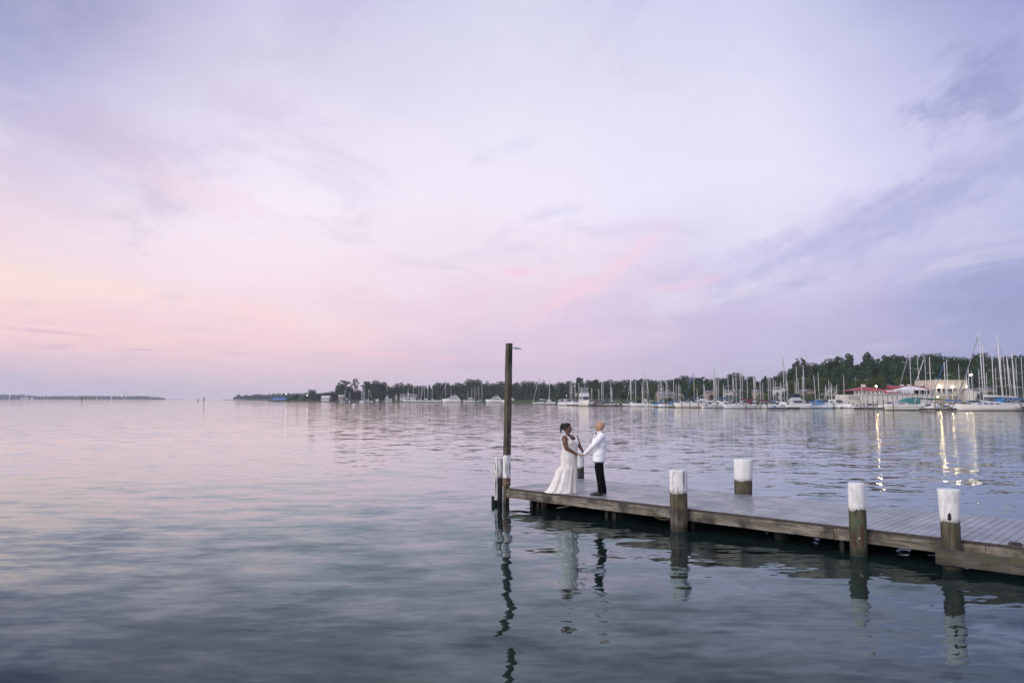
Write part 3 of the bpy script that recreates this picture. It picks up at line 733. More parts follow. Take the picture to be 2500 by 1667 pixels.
# lighter, lower trees standing in front of the woods
LOW = [(705,967,14,'shore just right of the blue roof'),(741,967,12,'between the blue roof and the dark round tree'),(1365,957,16,'shore above the dock right of the lamp pole'),(1448,950,24,'shore behind the bow-on sport boat'),(1524,952,34,'shore left of the long tan house'),(1600,938,30,'hill left of the long tan house'),
 (1698,936,34,'hill right of the long tan house'),(1762,948,26,'shore left of the white gabled cottages'),(1838,935,30,'shore above the maroon sail covers'),(1895,935,28,'shore left of the white gable'),(1935,930,34,'hill behind the white gable'),(1968,925,32,'hill above the tan cottage'),(2012,921,36,'hill above the white gabled house'),(2058,934,28,'slope right of the white gabled house'),
 (2098,925,30,'slope above the left end of the red pavilion'),(2128,922,28,'slope above the middle of the red pavilion'),(2152,920,26,'slope above the right end of the red pavilion'),(2198,922,24,'slope above the long red roof'),(2217,919,26,'slope left of the tallest green-boomed mast'),(2326,911,24,'slope above the cream building'),(2345,916,22,'slope at the right end of the cream building'),
 (2420,925,30,'shore among the masts right of the street lamp'),(2460,930,30,'shore behind the long white sailboat stern')]
for j, (px, yt, wp, wh) in enumerate(LOW):
    tree(px, yt, interp(DSH, px) + (32 if px > 1260 else 10), wp, 'round', 'lighter green low tree on the ' + wh, 'lighter trees below the woods', M_LEAF2, j % 2)
BUSH = [(775,974,30,'left of the small white shed on the point'),(815,973,34,'right of the small white shed on the point'),(850,974,30,'at the foot of the bare tree'),(1352,972,20,'behind the dock right of the trawler'),(1510,974,26,'beside the white shed left of the marina centre'),(2110,941,26,'behind the red pavilion roof, left'),(2176,947,18,'between the two red roofs'),(2160,944,20,'behind the red pavilion roof, right'),(2420,955,34,'on the bank right of the cream building'),(2385,950,20,'on the bank beside the cream building')]
for j, (px, yt, wp, wh) in enumerate(BUSH):
    tree(px, yt, interp(DSH, px) + 14, wp, 'bush', 'leafy green bush ' + wh, 'bushes on the shore', M_LEAF2 if j % 2 == 0 else M_LEAF, 0, name='bush', n=1200)

# the wooded mass below the skyline
def wood(name, px0, px1, step, rowsd, sky, Dfun, m_, label, n=420, base=None, hsc=1.0, seed=5, lf=2.4):
    rs = random.Random(seed); Qs = []
    cl = [leaf_cloud(300 + k, 'round', n, lf)[0] for k in range(5)]
    px = px0
    while px < px1:
        for (dD, dy0, dy1) in rowsd:
            p = px + rs.uniform(-.5, .5) * step; D = Dfun(p) + dD + rs.uniform(-4, 4)
            yt = sky(p) + rs.uniform(dy0, dy1)
            g_ = ground(p, D) if base is None else base
            zt = at_y(p, yt, D).z; H = zt - g_
            if H < 2.0: continue
            sw = max(H * .55, step * 1.0 * mpp(D) / .8)
            a = rs.uniform(0, 6.28); c, s_ = math.cos(a), math.sin(a)
            q = cl[rs.randrange(5)]
            x = (q[..., 0] * c - q[..., 1] * s_) * sw + col_x(p, D); y = (q[..., 0] * s_ + q[..., 1] * c) * sw + D; z = q[..., 2] * H + g_
            Qs.append(np.stack([x, y, z], -1))
        px += step
    o = quads_obj(name, np.concatenate(Qs), m_); tag(o, label, 'woods', kind='stuff'); return o
skytab = {}
for (px, yt, wp, kd) in SKY:
    if kd != 'bare' and px >= 700: skytab[px] = yt
sk = lambda p: interp(skytab, p)
wood('hill_woodland', 1900, 2560, 15, [(95, 3, 10), (60, 10, 24), (48, 22, 42), (36, 38, 62)], sk, lambda p: interp(DSH, p), M_LEAF, 'dark mass of trees covering the hill behind the marina', 700)
wood('shore_woodland', 1180, 1900, 17, [(100, 1, 5), (62, 5, 12), (50, 12, 24), (30, 24, 38)], sk, lambda p: interp(DSH, p), M_LEAF, 'dark woods along the shore behind the middle of the marina', 520, seed=6)
wood('shore_woodland', 770, 1190, 11, [(72, 2, 6), (55, 5, 14), (30, 18, 34)], sk, lambda p: interp(DSH, p), M_LEAF, 'dark woods behind the far marina left of the lamp pole', 420, seed=7, lf=3.0)
fs = {570: 969, 585: 966, 600: 965, 640: 963, 655: 961, 680: 959.5, 760: 958.5, 800: 960}
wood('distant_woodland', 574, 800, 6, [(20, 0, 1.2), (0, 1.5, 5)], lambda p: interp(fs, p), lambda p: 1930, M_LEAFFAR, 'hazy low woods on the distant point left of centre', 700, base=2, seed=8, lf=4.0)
ff = {-200: 961, 0: 963, 60: 964, 85: 966.5, 140: 966.5, 220: 966, 300: 967, 345: 966, 390: 969, 402: 972.5}
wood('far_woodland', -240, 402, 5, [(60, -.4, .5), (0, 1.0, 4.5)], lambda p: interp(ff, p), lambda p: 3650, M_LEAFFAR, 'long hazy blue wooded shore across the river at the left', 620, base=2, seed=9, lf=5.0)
# ------------------------------------------------------------------ buildings
M_WHITE = simple('white_paintwork', (.58, .58, .57), .5, .05, 2)
M_CREAM = simple('cream_render', (.50, .44, .36), .8, .08, 1)
M_TANW = simple('tan_siding', (.33, .26, .22), .8, .1, 1)
M_REDROOF = simple('red_roof', (.27, .035, .045), .6, .18, 1.2)
M_GREYROOF = simple('grey_roof', (.13, .13, .14), .8, .2, 1.5)
M_BLUEROOF = simple('blue_roof', (.03, .14, .42), .6, .1, 1)
M_PANEL = simple('pale_panel_wall', (.66, .62, .56), .8, .12, .8)
M_DARKGL = simple('dark_glass', (.018, .022, .028), .12, .2, 2)
M_SHADE = simple('shaded_wall', (.03, .028, .028), .9)  # near-black wall tone stands in for shade under the roofs
M_REDCLOTH = simple('red_canvas', (.42, .02, .05), .8, .1)
M_TENT = simple('tent_canvas', (.66, .66, .68), .7, .05, 1)
M_POLEW = simple('white_post', (.66, .66, .64), .6, .05)
M_POLEG = simple('grey_post', (.20, .20, .20), .6, .1)
L_WARM = emit('warm_lamp', (1.0, .76, .46), 110.0)
L_WHITE = emit('white_lamp', (1.0, .93, .82), 45.0)
L_SMALL = emit('small_lamp', (1.0, .95, .88), 7.0)
def zpx(px, y, D): return at_y(px, y, D).z
def gable(name, px0, px1, yeave, yridge, D, dep, mw, mr, label, along=True, zbase=None, win=2, cat='house', ov=.4, chimney=False):
    """house whose ridge runs left-right (along) or toward the camera"""
    x0, x1 = col_x(px0, D), col_x(px1, D); ze, zr = zpx(px0, yeave, D), zpx(px0, yridge, D)
    zb = (ground((px0 + px1) / 2, D) - .3) if zbase is None else zbase
    cx = (x0 + x1) / 2; hw = (x1 - x0) / 2
    r = empty(name, (cx, D, zb), 0, label, cat)
    h = ze - zb; rh = zr - zb
    mb = MB()
    if along:
        prof = [(0, 0, 0), (0, dep, 0), (0, dep, h), (0, dep / 2, rh - .12), (0, 0, h)]
        mb.prism([(-hw, y, z) for _, y, z in prof], (2 * hw, 0, 0)); mb.build('wall', mw, r)
        mb = MB(); mb.prism([(-hw - ov, -ov, h - .12), (-hw - ov, -ov, h + .06), (-hw - ov, dep / 2, rh + .06), (-hw - ov, dep + ov, h + .06), (-hw - ov, dep + ov, h - .12), (-hw - ov, dep / 2, rh - .11)], (2 * hw + 2 * ov, 0, 0)); rf = mb.build('roof', mr, r)
    else:
        mb.prism([(-hw, 0, 0), (hw, 0, 0), (hw, 0, h), (0, 0, rh - .12), (-hw, 0, h)], (0, dep, 0)); mb.build('wall', mw, r)
        mb = MB(); mb.prism([(-hw - ov, -ov, h - .12), (0, -ov, rh - .1), (hw + ov, -ov, h - .12), (hw + ov, -ov, h + .08), (0, -ov, rh + .12), (-hw - ov, -ov, h + .08)], (0, dep + 2 * ov, 0)); rf = mb.build('roof', mr, r)
    if chimney: mb = MB(); mb.box((hw * .4, dep * .5, rh + .3), (.8, .8, 1.4)); mb.build('chimney', M_TANW, rf)
    for i in range(win):
        wx = -hw + (i + .5) * 2 * hw / win; wz = min(h * .62, h - 1.0); ws = min(1.3, hw / win * .8)
        mb = MB(); mb.box((wx, -.012, wz), (ws + .2, .05, 1.4)); f = mb.build('window', M_WHITE, r)
        mb = MB(); mb.box((wx, -.045, wz), (ws, .03, 1.2)); mb.build('pane', M_DARKGL, f)
    return r
def hip(mb, x0, x1, y0, y1, ze, zr, ins, top=None):
    xi0, xi1 = (x0 + ins, x1 - ins) if top is None else top
    ym = (y0 + y1) / 2
    mb.add([(x0, y0, ze), (x1, y0, ze), (x1, y1, ze), (x0, y1, ze), (xi0, ym, zr), (xi1, ym, zr)], [(0, 1, 5, 4), (1, 2, 5), (2, 3, 4, 5), (3, 0, 4), (3, 2, 1, 0)])
def lamp_ball(name, px, y, D, r_, m_, label, pole=None, point=0, arm=0):
    p = at_y(px, y, D)
    zb = ground(px, D) - .2 if D > interp(DSH, px) else -.5
    if pole:
        o = empty(name, (p.x, D, zb), 0, label, 'street lamp'); h = p.z - zb
        mb = MB(); mb.tube([(arm, 0, 0), (arm, 0, h + .1), (0, 0, h + .25)], [.08, .05, .04], 6); mb.build('pole', pole, o)
        mb = MB(); mb.tube([(0, 0, h + .05), (0, 0, h + .28)], [r_ * 1.5, r_ * .6], 8); mb.build('shade', M_POLEG, o)
        mb = MB(); mb.sphere((0, 0, h), r_); mb.build('bulb', m_, o)
    else:
        o = empty(name, (p.x, D, p.z), 0, label, 'lamp')
        mb = MB(); mb.box((0, r_ + .05, 0), (.16, .10, .3)); mb.build('bracket', M_POLEG, o)
        mb = MB(); mb.sphere((0, 0, 0), r_); mb.build('bulb', m_, o)
    return o
# --- restaurant terrace: panelled retaining wall
def X(px, D): return col_x(px, D)
Dt = 231.0; zt = zpx(2180, 962.5, Dt); x0, x1 = X(2100, Dt), X(2282, Dt)
tw = empty('terrace_wall', ((x0 + x1) / 2, Dt, 0), 0, 'long pale panelled wall carrying the terrace below the red roofs', 'wall')
mb = MB(); mb.box((0, 9, (zt - .5) / 2), (x1 - x0, 18, zt + .5)); mb.build('panel_wall', M_PANEL, tw)
mb = MB()
for i in range(15): mb.box((-(x1 - x0) / 2 + (i + .5) * (x1 - x0) / 15, -.05, zt / 2), (.14, .10, zt - .1))
mb.build('batten', simple('wall_batten', (.30, .28, .26), .8), tw)
mb = MB(); mb.box((0, -.1, zt + .05), (x1 - x0 + .2, .5, .10)); mb.build('coping', M_WHITE, tw)
xb0, xb1 = X(2072, Dt), X(2100, Dt); zb_ = zpx(2080, 964, Dt)
fn = empty('picket_fence', ((xb0 + xb1) / 2 - .05, Dt, zb_ - 1.5), 0, 'weathered grey picket fence left of the pale terrace wall', 'fence')
mb = MB()
for i in range(12): mb.box((-(xb1 - xb0) / 2 + (i + .5) * (xb1 - xb0) / 12, 0, .65), (.16, .04, 1.3))
mb.build('picket', simple('weathered_board', (.28, .27, .26), .9), fn); mb = MB(); mb.box((0, .06, 1.0), (xb1 - xb0, .06, .12)); mb.box((0, .06, .3), (xb1 - xb0, .06, .12)); mb.build('rail', M_POLEG, fn)
# --- hip-roofed pavilion
D = 232.5; x0, x1 = X(2083, D), X(2171, D); ze, zr = zpx(2083, 953.5, D), zpx(2125, 943, D)
pv_ = empty('red_roof_pavilion', ((x0 + x1) / 2, D, zt), 0, 'open pavilion with red hipped roof, white columns and railing', 'pavilion')
hw = (x1 - x0) / 2; mb = MB(); hip(mb, -hw, hw, -.4, 9, ze - zt, zr - zt, 5.2); rf = mb.build('roof', M_REDROOF, pv_)
mb = MB(); xc = X(2125, D) - (x0 + x1) / 2; mb.box((xc, 4.3, zr - zt + .1), (.9, .9, 1.2)); mb.build('cupola', M_WHITE, rf)
mb = MB(); mb.box((0, 5.5, (ze - zt) / 2), (2 * hw - 2.5, 5, ze - zt - .05)); mb.build('inner_wall', M_SHADE, pv_)
for i in range(9):
    mb = MB(); mb.box((-hw + .5 + i * (2 * hw - 1) / 8, 0, (ze - zt) / 2), (.22, .22, ze - zt)); mb.build('column', M_POLEW, pv_)
mb = MB(); mb.box((0, -.1, .95), (2 * hw - .6, .06, .08)); mb.box((0, -.1, .12), (2 * hw - .6, .06, .08))
for i in range(40): mb.box((-hw + .4 + i * (2 * hw - .8) / 39, -.1, .52), (.05, .05, .8))
mb.build('railing', M_POLEW, pv_)
# --- long red roof behind the tent
D = 240.0; x0, x1 = X(2186, D), X(2281, D); ze, zr = zpx(2186, 953, D), zpx(2186, 940.5, D)
rb = empty('red_roof_restaurant', ((x0 + x1) / 2, D, zt), 0, 'long restaurant building with a plain red roof behind the white tent', 'restaurant'); hw = (x1 - x0) / 2
mb = MB(); mb.prism([(-hw, -.5, ze - zt), (-hw, 5, zr - zt), (-hw, 10, ze - zt)], (2 * hw, 0, 0)); rf = mb.build('roof', M_REDROOF, rb)
mb = MB(); mb.box((0, 4.8, (ze - zt) / 2), (2 * hw - .6, 9.4, ze - zt - .02)); mb.build('wall', M_SHADE, rb)
for q in (-.25, .1, .75): mb = MB(); mb.box((hw * q, 4.5, zr - zt + .1), (.9, .8, .5)); mb.build('roof_vent', M_WHITE, rf)
for i in range(7):
    mb = MB(); mb.box((-hw + .6 + i * (2 * hw - 1.2) / 6, -.3, (ze - zt) / 2 - .03), (.2, .2, ze - zt - .06)); mb.build('column', M_POLEW, rb)
# --- white tent
D = 233.5; x0, x1 = X(2202, D), X(2272, D); ze, zr = zpx(2202, 951.8, D), zpx(2236, 943, D)
tn = empty('white_tent', ((x0 + x1) / 2, D, zt), 0, 'white hipped canvas tent on posts in front of the long red roof', 'tent'); hw = (x1 - x0) / 2
mb = MB(); hip(mb, -hw, hw, -.6, 6, ze - zt, zr - zt, 0, top=(-hw + 2.9, hw - 3.4)); mb.build('canopy', M_TENT, tn)
for i in range(6):
    for y in (-.2, 5.6):
        mb = MB(); mb.tube([(-hw + .3 + i * (2 * hw - .6) / 5, y, 0), (-hw + .3 + i * (2 * hw - .6) / 5, y, ze - zt)], .08, 6); mb.build('post', M_POLEW, tn)
rg_ = random.Random(4)
# --- umbrellas along the terrace
for i, (px, w_) in enumerate([(2163, 'leftmost'), (2171.5, 'second from left'), (2180, 'third from left'), (2189, 'rightmost')]):
    D = 231.6; p = at_y(px, 950.5, D); o = empty('patio_umbrella', (p.x, D, zt), 0, w_ + ' of the four half-folded red umbrellas on the terrace', 'umbrella', 'red umbrellas on the terrace'); h = p.z - zt
    mb = MB(); mb.tube([(0, 0, 0), (0, 0, h)], .04, 6); mb.build('pole', M_POLEW, o)
    mb = MB(); mb.tube([(0, 0, h - 1.05), (0, 0, h - .9), (0, 0, h)], [.62, .58, .05], 8); mb.build('canopy', M_REDCLOTH, o)
# furniture rows: white chairs at the terrace rail
cw = ['%s terrace chair from the left along the wall top' % ORD[i] for i in range(13)]
for i in range(13):
    px = 2166 + i * 5.2; D = 231.3; o = empty('terrace_chair', (X(px, D), D, zt), rg_.uniform(-.4, .4), 'tall white ' + cw[i], 'chair', 'white chairs on the terrace')
    mb = MB(); mb.box((0, .2, .5), (.5, .5, .08)); mb.build('seat', M_POLEW, o)
    mb = MB(); mb.box((0, -.05, .95), (.5, .06, .75)); mb.build('backrest', M_POLEW, o)
    mb = MB()
    for a in (-.2, .2):
        for b in (0, .4): mb.box((a, b, .23), (.05, .05, .46))
    mb.build('legs', M_POLEW, o)
# --- cream two-storey building with balconies
D = 238.0; x0, x1 = X(2284.5, D), X(2364, D); zr = zpx(2284, 927, D); zb_ = 1.2
cb = empty('cream_building', ((x0 + x1) / 2, D, zb_), 0, 'flat-roofed cream building with two white balconies and glowing wall lamps', 'building'); hw = (x1 - x0) / 2
mb = MB(); mb.box((0, 6, (zr - zb_) / 2), (2 * hw, 12, zr - zb_)); mb.build('wall', M_CREAM, cb)
mb = MB(); mb.box((0, 6, zr - zb_ + .06), (2 * hw + .2, 12.2, .12)); rf = mb.build('roof', M_GREYROOF, cb)
for px in (2289, 2294, 2302): mb = MB(); mb.tube([(X(px, D) - (x0 + x1) / 2, 1, zr - zb_), (X(px, D) - (x0 + x1) / 2, 1, zr - zb_ + .55)], .16, 8); mb.build('roof_vent', M_STEEL, rf)
mb = MB(); mb.box((-hw + 5.9, -.03, (zr - zb_) - 2.2), (.3, .1, 3.4)); mb.build('drainpipe', M_WHITE, cb)
xl, xr = X(2277, D) - (x0 + x1) / 2, X(2333, D) - (x0 + x1) / 2
for nm, y in (('upper', 947), ('lower', 965)):
    zf = zpx(2290, y, D) - zb_
    mb = MB(); mb.box(((xl + xr) / 2, -1.1, zf), (xr - xl, 2.2, .28)); bl = mb.build('balcony_floor', M_WHITE, cb)
    mb = MB(); mb.box(((xl + xr) / 2, -2.15, zf + 1.05), (xr - xl, .06, .08))
    for i in range(28): mb.box((xl + .05 + i * (xr - xl - .1) / 27, -2.15, zf + .6), (.035, .035, .9))
    mb.build('railing', M_POLEW, bl)
for px in (2278, 2290.5, 2303.5, 2317, 2331):
    x = X(px, D) - (x0 + x1) / 2; zf = zpx(2290, 947, D) - zb_
    mb = MB(); mb.box((x, -2.0, zf / 2 - .07), (.2, .2, zf - .14)); mb.build('column', M_WHITE, cb)
for (px, wd_) in ((2284.5 + 8, 1.0), (2311, 2.2), (2324, 1.2)):
    x = X(px, D) - (x0 + x1) / 2; zf = zpx(2290, 965, D) - zb_
    mb = MB(); mb.box((x, -.02, zf + 1.35), (wd_, .06, 1.9)); wv = mb.build('window', M_WHITE, cb); mb = MB(); mb.box((x, -.06, zf + 1.35), (wd_ - .2, .03, 1.7)); mb.build('pane', M_DARKGL, wv)
lamp_ball('wall_lamp', 2296, 943.5, D - 2.6, .26, L_WARM, 'brightest glowing wall lamp above the upper balcony')
lamp_ball('wall_lamp', 2325, 944, D - 2.6, .18, L_WARM, 'glowing wall lamp at the right end of the upper balcony')
lamp_ball('wall_lamp', 2360, 943.5, D - 1.2, .15, L_WARM, 'warm wall lamp near the right corner of the cream building')
lamp_ball('wall_lamp', 2289, 968.5, D - .5, .10, L_WARM, 'small warm lamp under the lower balcony, leftmost of three')
lamp_ball('wall_lamp', 2299, 969.5, D - .5, .08, L_WARM, 'small warm lamp under the lower balcony, middle of three')
lamp_ball('wall_lamp', 2325, 967, D - .5, .07, L_WARM, 'small warm lamp under the lower balcony, rightmost of three')
lamp_ball('roof_lamp', 2139, 943.2, 231.5, .20, L_WARM, 'bright lamp glowing above the red pavilion roof')
lamp_ball('street_lamp', 2371, 914.5, 224, .28, L_WARM, 'tall street lamp glowing orange above the masts by the cream building', M_POLEG, arm=.5)
lamp_ball('street_lamp', 2095, 928, 262, .10, L_SMALL, 'white street lamp on the slope above the pavilion roof', M_POLEG, arm=-.5)
lamp_ball('street_lamp', 699, 961.5, 782, .42, L_SMALL, 'pale lamp glowing over the blue-roofed boat shed', M_POLEG)
lamp_ball('street_lamp', 750, 965, 775, .42, L_SMALL, 'pale lamp glowing left of the dark round tree on the point', M_POLEG)
lamp_ball('street_lamp', 996.5, 961, 700, .35, L_SMALL, 'pale lamp glowing in front of the grey-roofed lodge', M_POLEG)
lamp_ball('street_lamp', 1615, 950.5, 300, .16, L_SMALL, 'pale lamp among the masts left of the long tan house', M_POLEG)
lamp_ball('street_lamp', 1383, 965, 345, .12, L_SMALL, 'small lamp over the dock between the first cruisers right of the lamp pole', M_POLEG)
for px, y, l in ((2090, 920, 'thin utility pole on the slope left of the pavilion'), (2117.5, 922, 'thin utility pole behind the middle of the pavilion')):
    D = 262; g_ = ground(px, D); z = zpx(px, y, D); o = empty('utility_pole', (X(px, D), D, g_ - .2), 0, l, 'utility pole')
    mb = MB(); mb.tube([(0, 0, 0), (0, 0, z - g_)], .14, 6); mb.build('pole', M_POLEG, o); mb = MB(); mb.box((0, 0, z - g_ - .6), (1.6, .12, .14)); mb.build('crossarm', M_POLEG, o)
# --- houses
gable('gabled_house', 2029, 2049, 950, 945, 280, 9, M_WHITE, M_GREYROOF, 'white house with pointed gable and grey roof behind the masts', False, win=2)
gable('house', 2048, 2064, 952, 946, 284, 8, M_SHADE, M_GREYROOF, 'dark grey-roofed house wing right of the white gabled house', True, win=1)
gable('house', 2150, 2188, 945, 937, 262, 10, M_TANW, M_GREYROOF, 'house with a long grey roof between the two red roofs', True, win=2)
gable('cottage', 1969, 1990, 955, 951, 268, 7, M_TANW, M_GREYROOF, 'small tan cottage with lit front right of the white gable', False, win=2)
gable('gabled_house', 1905, 1918, 949, 944, 274, 8, M_WHITE, M_GREYROOF, 'small white gabled house left of the tallest marina mast', False, win=1)
gable('cottage', 1779, 1789, 958, 951, 300, 8, M_WHITE, M_GREYROOF, 'white gabled cottage, left of the pair behind the blue sail cover', False, win=1)
gable('cottage', 1790, 1803, 960, 955, 302, 8, M_TANW, M_GREYROOF, 'tan gabled cottage, right of the pair behind the blue sail cover', False, win=2)
gable('house', 1732, 1744, 958, 953, 310, 8, M_TANW, M_GREYROOF, 'narrow tan house left of the paired masts', False, win=1)
gable('long_house', 1609, 1648, 964, 955, 335, 10, M_TANW, M_GREYROOF, 'long tan house with wide grey roof behind the masts', True, win=5, chimney=True)
gable('house', 1664, 1670, 966, 962, 325, 6, M_TANW, M_GREYROOF, 'tiny tan house right of the long tan house', False, win=1)
gable('house', 1850, 1860, 957, 952, 290, 7, M_TANW, M_GREYROOF, 'tan house gable showing between masts above the maroon boom', False, win=1)
gable('house', 2381, 2396, 952, 948, 232, 7, M_WHITE, M_GREYROOF, 'white cabin right of the cream building behind the masts', True, win=1)
gable('house', 2408, 2432, 950, 945, 236, 8, M_CREAM, M_GREYROOF, 'grey-roofed house behind the tall masts at right', True, win=2)
gable('lodge', 976, 1015, 969, 961, 752, 14, M_WHITE, M_GREYROOF, 'low white lodge with a broad grey roof on the far lawn', True, win=4, cat='lodge')
gable('shed', 942, 947, 970, 963, 748, 6, M_WHITE, M_GREYROOF, 'tiny pale shed left of the grey-roofed lodge', False, win=1, cat='shed')
gable('shed', 964, 970, 968, 961, 760, 6, M_CREAM, M_GREYROOF, 'tiny grey cabin just left of the lodge', False, win=1, cat='shed')
gable('white_shed', 784, 803, 970, 966, 752, 10, M_WHITE, M_WHITE, 'small white two-tier boathouse on the grassy point', True, win=3, cat='boathouse')
gable('cottage', 826, 838, 967, 964, 758, 8, M_TANW, M_CREAM, 'low tan cottage under the tall ragged tree on the point', True, win=2)
# blue-roofed boat shed
D = 805.; x0, x1 = X(664, D), X(704, D); o = empty('boat_shed', ((x0 + x1) / 2, D, .2), 0, 'long low boat shed with a bright blue roof on the point', 'boat shed'); hw = (x1 - x0) / 2
z0, z1 = zpx(680, 975, D), zpx(680, 970.5, D)
mb = MB(); mb.prism([(-hw, 0, z0 - .2), (-hw, 6, z1 - .2), (-hw, 12, z0 - .2)], (2 * hw, 0, 0)); mb.build('roof', M_BLUEROOF, o)
for i in range(7): mb = MB(); mb.box((-hw + .5 + i * (2 * hw - 1) / 6, .4, (z0 - .2) / 2), (.35, .35, z0 - .2)); mb.build('post', M_POLEG, o)
for i, (px, w_) in enumerate(((52, 3.5), (59, 3), (66, 3), (77, 5))):
    D = 3585.; o = empty('far_house', (X(px, D), D, 1.5), 0, '%s tiny white house from the left on the far left shore' % ORD[i], 'house', 'white houses on the far shore')
    mb = MB(); mb.box((0, 4, 4), (w_ * 2, 8, 8)); mb.build('wall', M_WHITE, o); mb = MB(); mb.prism([(-w_, 0, 8), (w_, 0, 8), (0, 0, 11)], (0, 8, 0)); mb.build('roof', M_GREYROOF, o)

# garden shrubs standing in front of the houses
for j, (px, y, wd_, wh) in enumerate([(2027, 955, 16, 'white gabled house, left'), (2052, 956, 24, 'white gabled house, right'), (1966, 957, 14, 'tan cottage, left'), (1982, 959, 22, 'tan cottage'), (1900, 957, 18, 'white gable, left'), (1916, 955, 14, 'white gable, right'),
    (1775, 963, 14, 'paired cottages, left'), (1795, 966, 22, 'paired cottages, right'), (1738, 963, 20, 'narrow tan house'), (1604, 963, 14, 'long tan house, left'), (1630, 971, 40, 'long tan house'), (1656, 964, 18, 'long tan house, right'), (1856, 960, 18, 'house above the maroon boom'), (2395, 956, 20, 'white cabin beside the cream building'), (2425, 955, 30, 'grey-roofed house at right'), (1560, 966, 34, 'woods left of the long tan house'), (1700, 966, 34, 'woods right of the tan house'), (1820, 962, 36, 'woods above the maroon covers'), (1880, 964, 30, 'woods left of the navy-canopied cruiser'), (1945, 964, 36, 'woods above the navy-canopied cruiser'), (2085, 955, 18, 'left end of the pavilion')]):
    tree(px, y, interp(DSH, px) + 6, wd_ * 1.15, 'bush', 'green shrub in front of the ' + wh, 'shrubs before the houses', M_LEAF if j % 3 else M_LEAF2, 0, name='shrub', n=1200)
# ------------------------------------------------------------------ boats
def glossy(name, c, r=.3): return simple(name, c, r, .05, .8, 0, .5)
HW = glossy('white_hull', (.66, .65, .63)); HC = glossy('cream_hull', (.66, .62, .55)); HB = glossy('blue_grey_hull', (.42, .50, .58)); HN = glossy('navy_hull', (.02, .03, .07))
DECK = glossy('white_deck', (.52, .53, .54), .4); ALU = simple('mast_aluminium', (.62, .61, .60), .45, .06, 1); DARKM = simple('dark_mast', (.16, .15, .16), .5)
BOOT = simple('dark_boot_stripe', (.03, .03, .032), .4); BROWN = simple('brown_trim', (.13, .07, .04), .6); GLS = M_DARKGL
COVER = {'blue': simple('blue_canvas', (.015, .13, .33), .8), 'navy': simple('navy_canvas', (.012, .022, .06), .8), 'green': simple('green_canvas', (.008, .085, .055), .8), 'maroon': simple('maroon_canvas', (.12, .018, .04), .8),
         'teal': simple('teal_canvas', (.05, .19, .19), .8), 'white': simple('white_canvas', (.60, .59, .58), .8), 'tan': simple('tan_canvas', (.40, .37, .33), .8), 'black': simple('black_canvas', (.02, .02, .022), .8), 'grey': simple('grey_tarp', (.26, .25, .27), .8)}
STRAP = simple('stay_wire', (.12, .12, .13), .4)

def hull_mesh(L, B, fb, fs, kind='sail', x0=0.):
    """hull running from x0-L/2 (stern) to x0+L/2 (bow)"""
    n = 14; rings = []
    for i in range(n + 1):
        t = i / n; x = x0 - L / 2 + L * t
        if kind == 'sail':
            w_ = math.sin(min(1, .18 + t * .55 if t < .55 else .4825 + (t - .55) * 0) * math.pi) if t < .55 else math.cos(((t - .55) / .45) * math.pi / 2) ** .75
            w_ = (.68 + .32 * math.sin(t / .5 * math.pi / 2)) if t < .5 else max(.01, math.cos((t - .5) / .5 * math.pi / 2)) ** .8
            sh = fs + (fb - fs) * t ** 1.6 - .12 * math.sin(math.pi * t); xo = .55 * t ** 6 + (-.5 * (1 - t) ** 4 * 0)
        else:
            w_ = (.94 + .06 * math.sin(t / .5 * math.pi / 2)) if t < .5 else max(.012, math.cos((t - .5) / .5 * math.pi / 2)) ** .62
            sh = fs + (fb - fs) * t ** 1.4; xo = .9 * t ** 5
        b = B / 2 * w_; bw = b * (.80 if kind == 'sail' else .72) * (1 - .35 * t ** 3)
        zt = sh; xk = x - (.5 if t > .95 else 0) * (L * .05) * (1 if t > .95 else 0)
        rings.append([(x + xo * L * .06, -b, zt), (xk + xo * L * .02, -bw, .12), (xk, -bw * .6, -.35), (xk, bw * .6, -.35), (xk + xo * L * .02, bw, .12), (x + xo * L * .06, b, zt)])
    return rings
def add_hull(root, L, B, fb, fs, kind, m_, x0=0., stripe=None, boot=True):
    rg_ = hull_mesh(L, B, fb, fs, kind, x0)
    mb = MB(); mb.loft(rg_, cap=True, smooth=False); h = mb.build('hull', m_, root)
    for p in h.data.polygons: p.use_smooth = True
    for zlo, zhi, mm, nm in ([(.0, .16, BOOT, 'boot_stripe')] if boot else []) + ([(fs * .74, fs * .74 + .10, stripe, 'side_stripe')] if stripe else []):
        mb = MB()
        for s_ in (0, 5):
            k = 1 if s_ == 0 else 4; up, dn = [], []
            for r_ in rg_:
                a, b = Vector(r_[k]), Vector(r_[s_]); sg = -1 if s_ == 0 else 1
                q = lambda z: a + (b - a) * ((z - a.z) / (b.z - a.z)) + Vector((0, sg * .012, 0))
                up.append(q(max(zhi, zlo + .02))); dn.append(q(zlo))
            n = len(up); mb.add(up + dn, [(i, i + 1, n + i + 1, n + i) for i in range(n - 1)])
        mb.build(nm, mm, h)
    return h
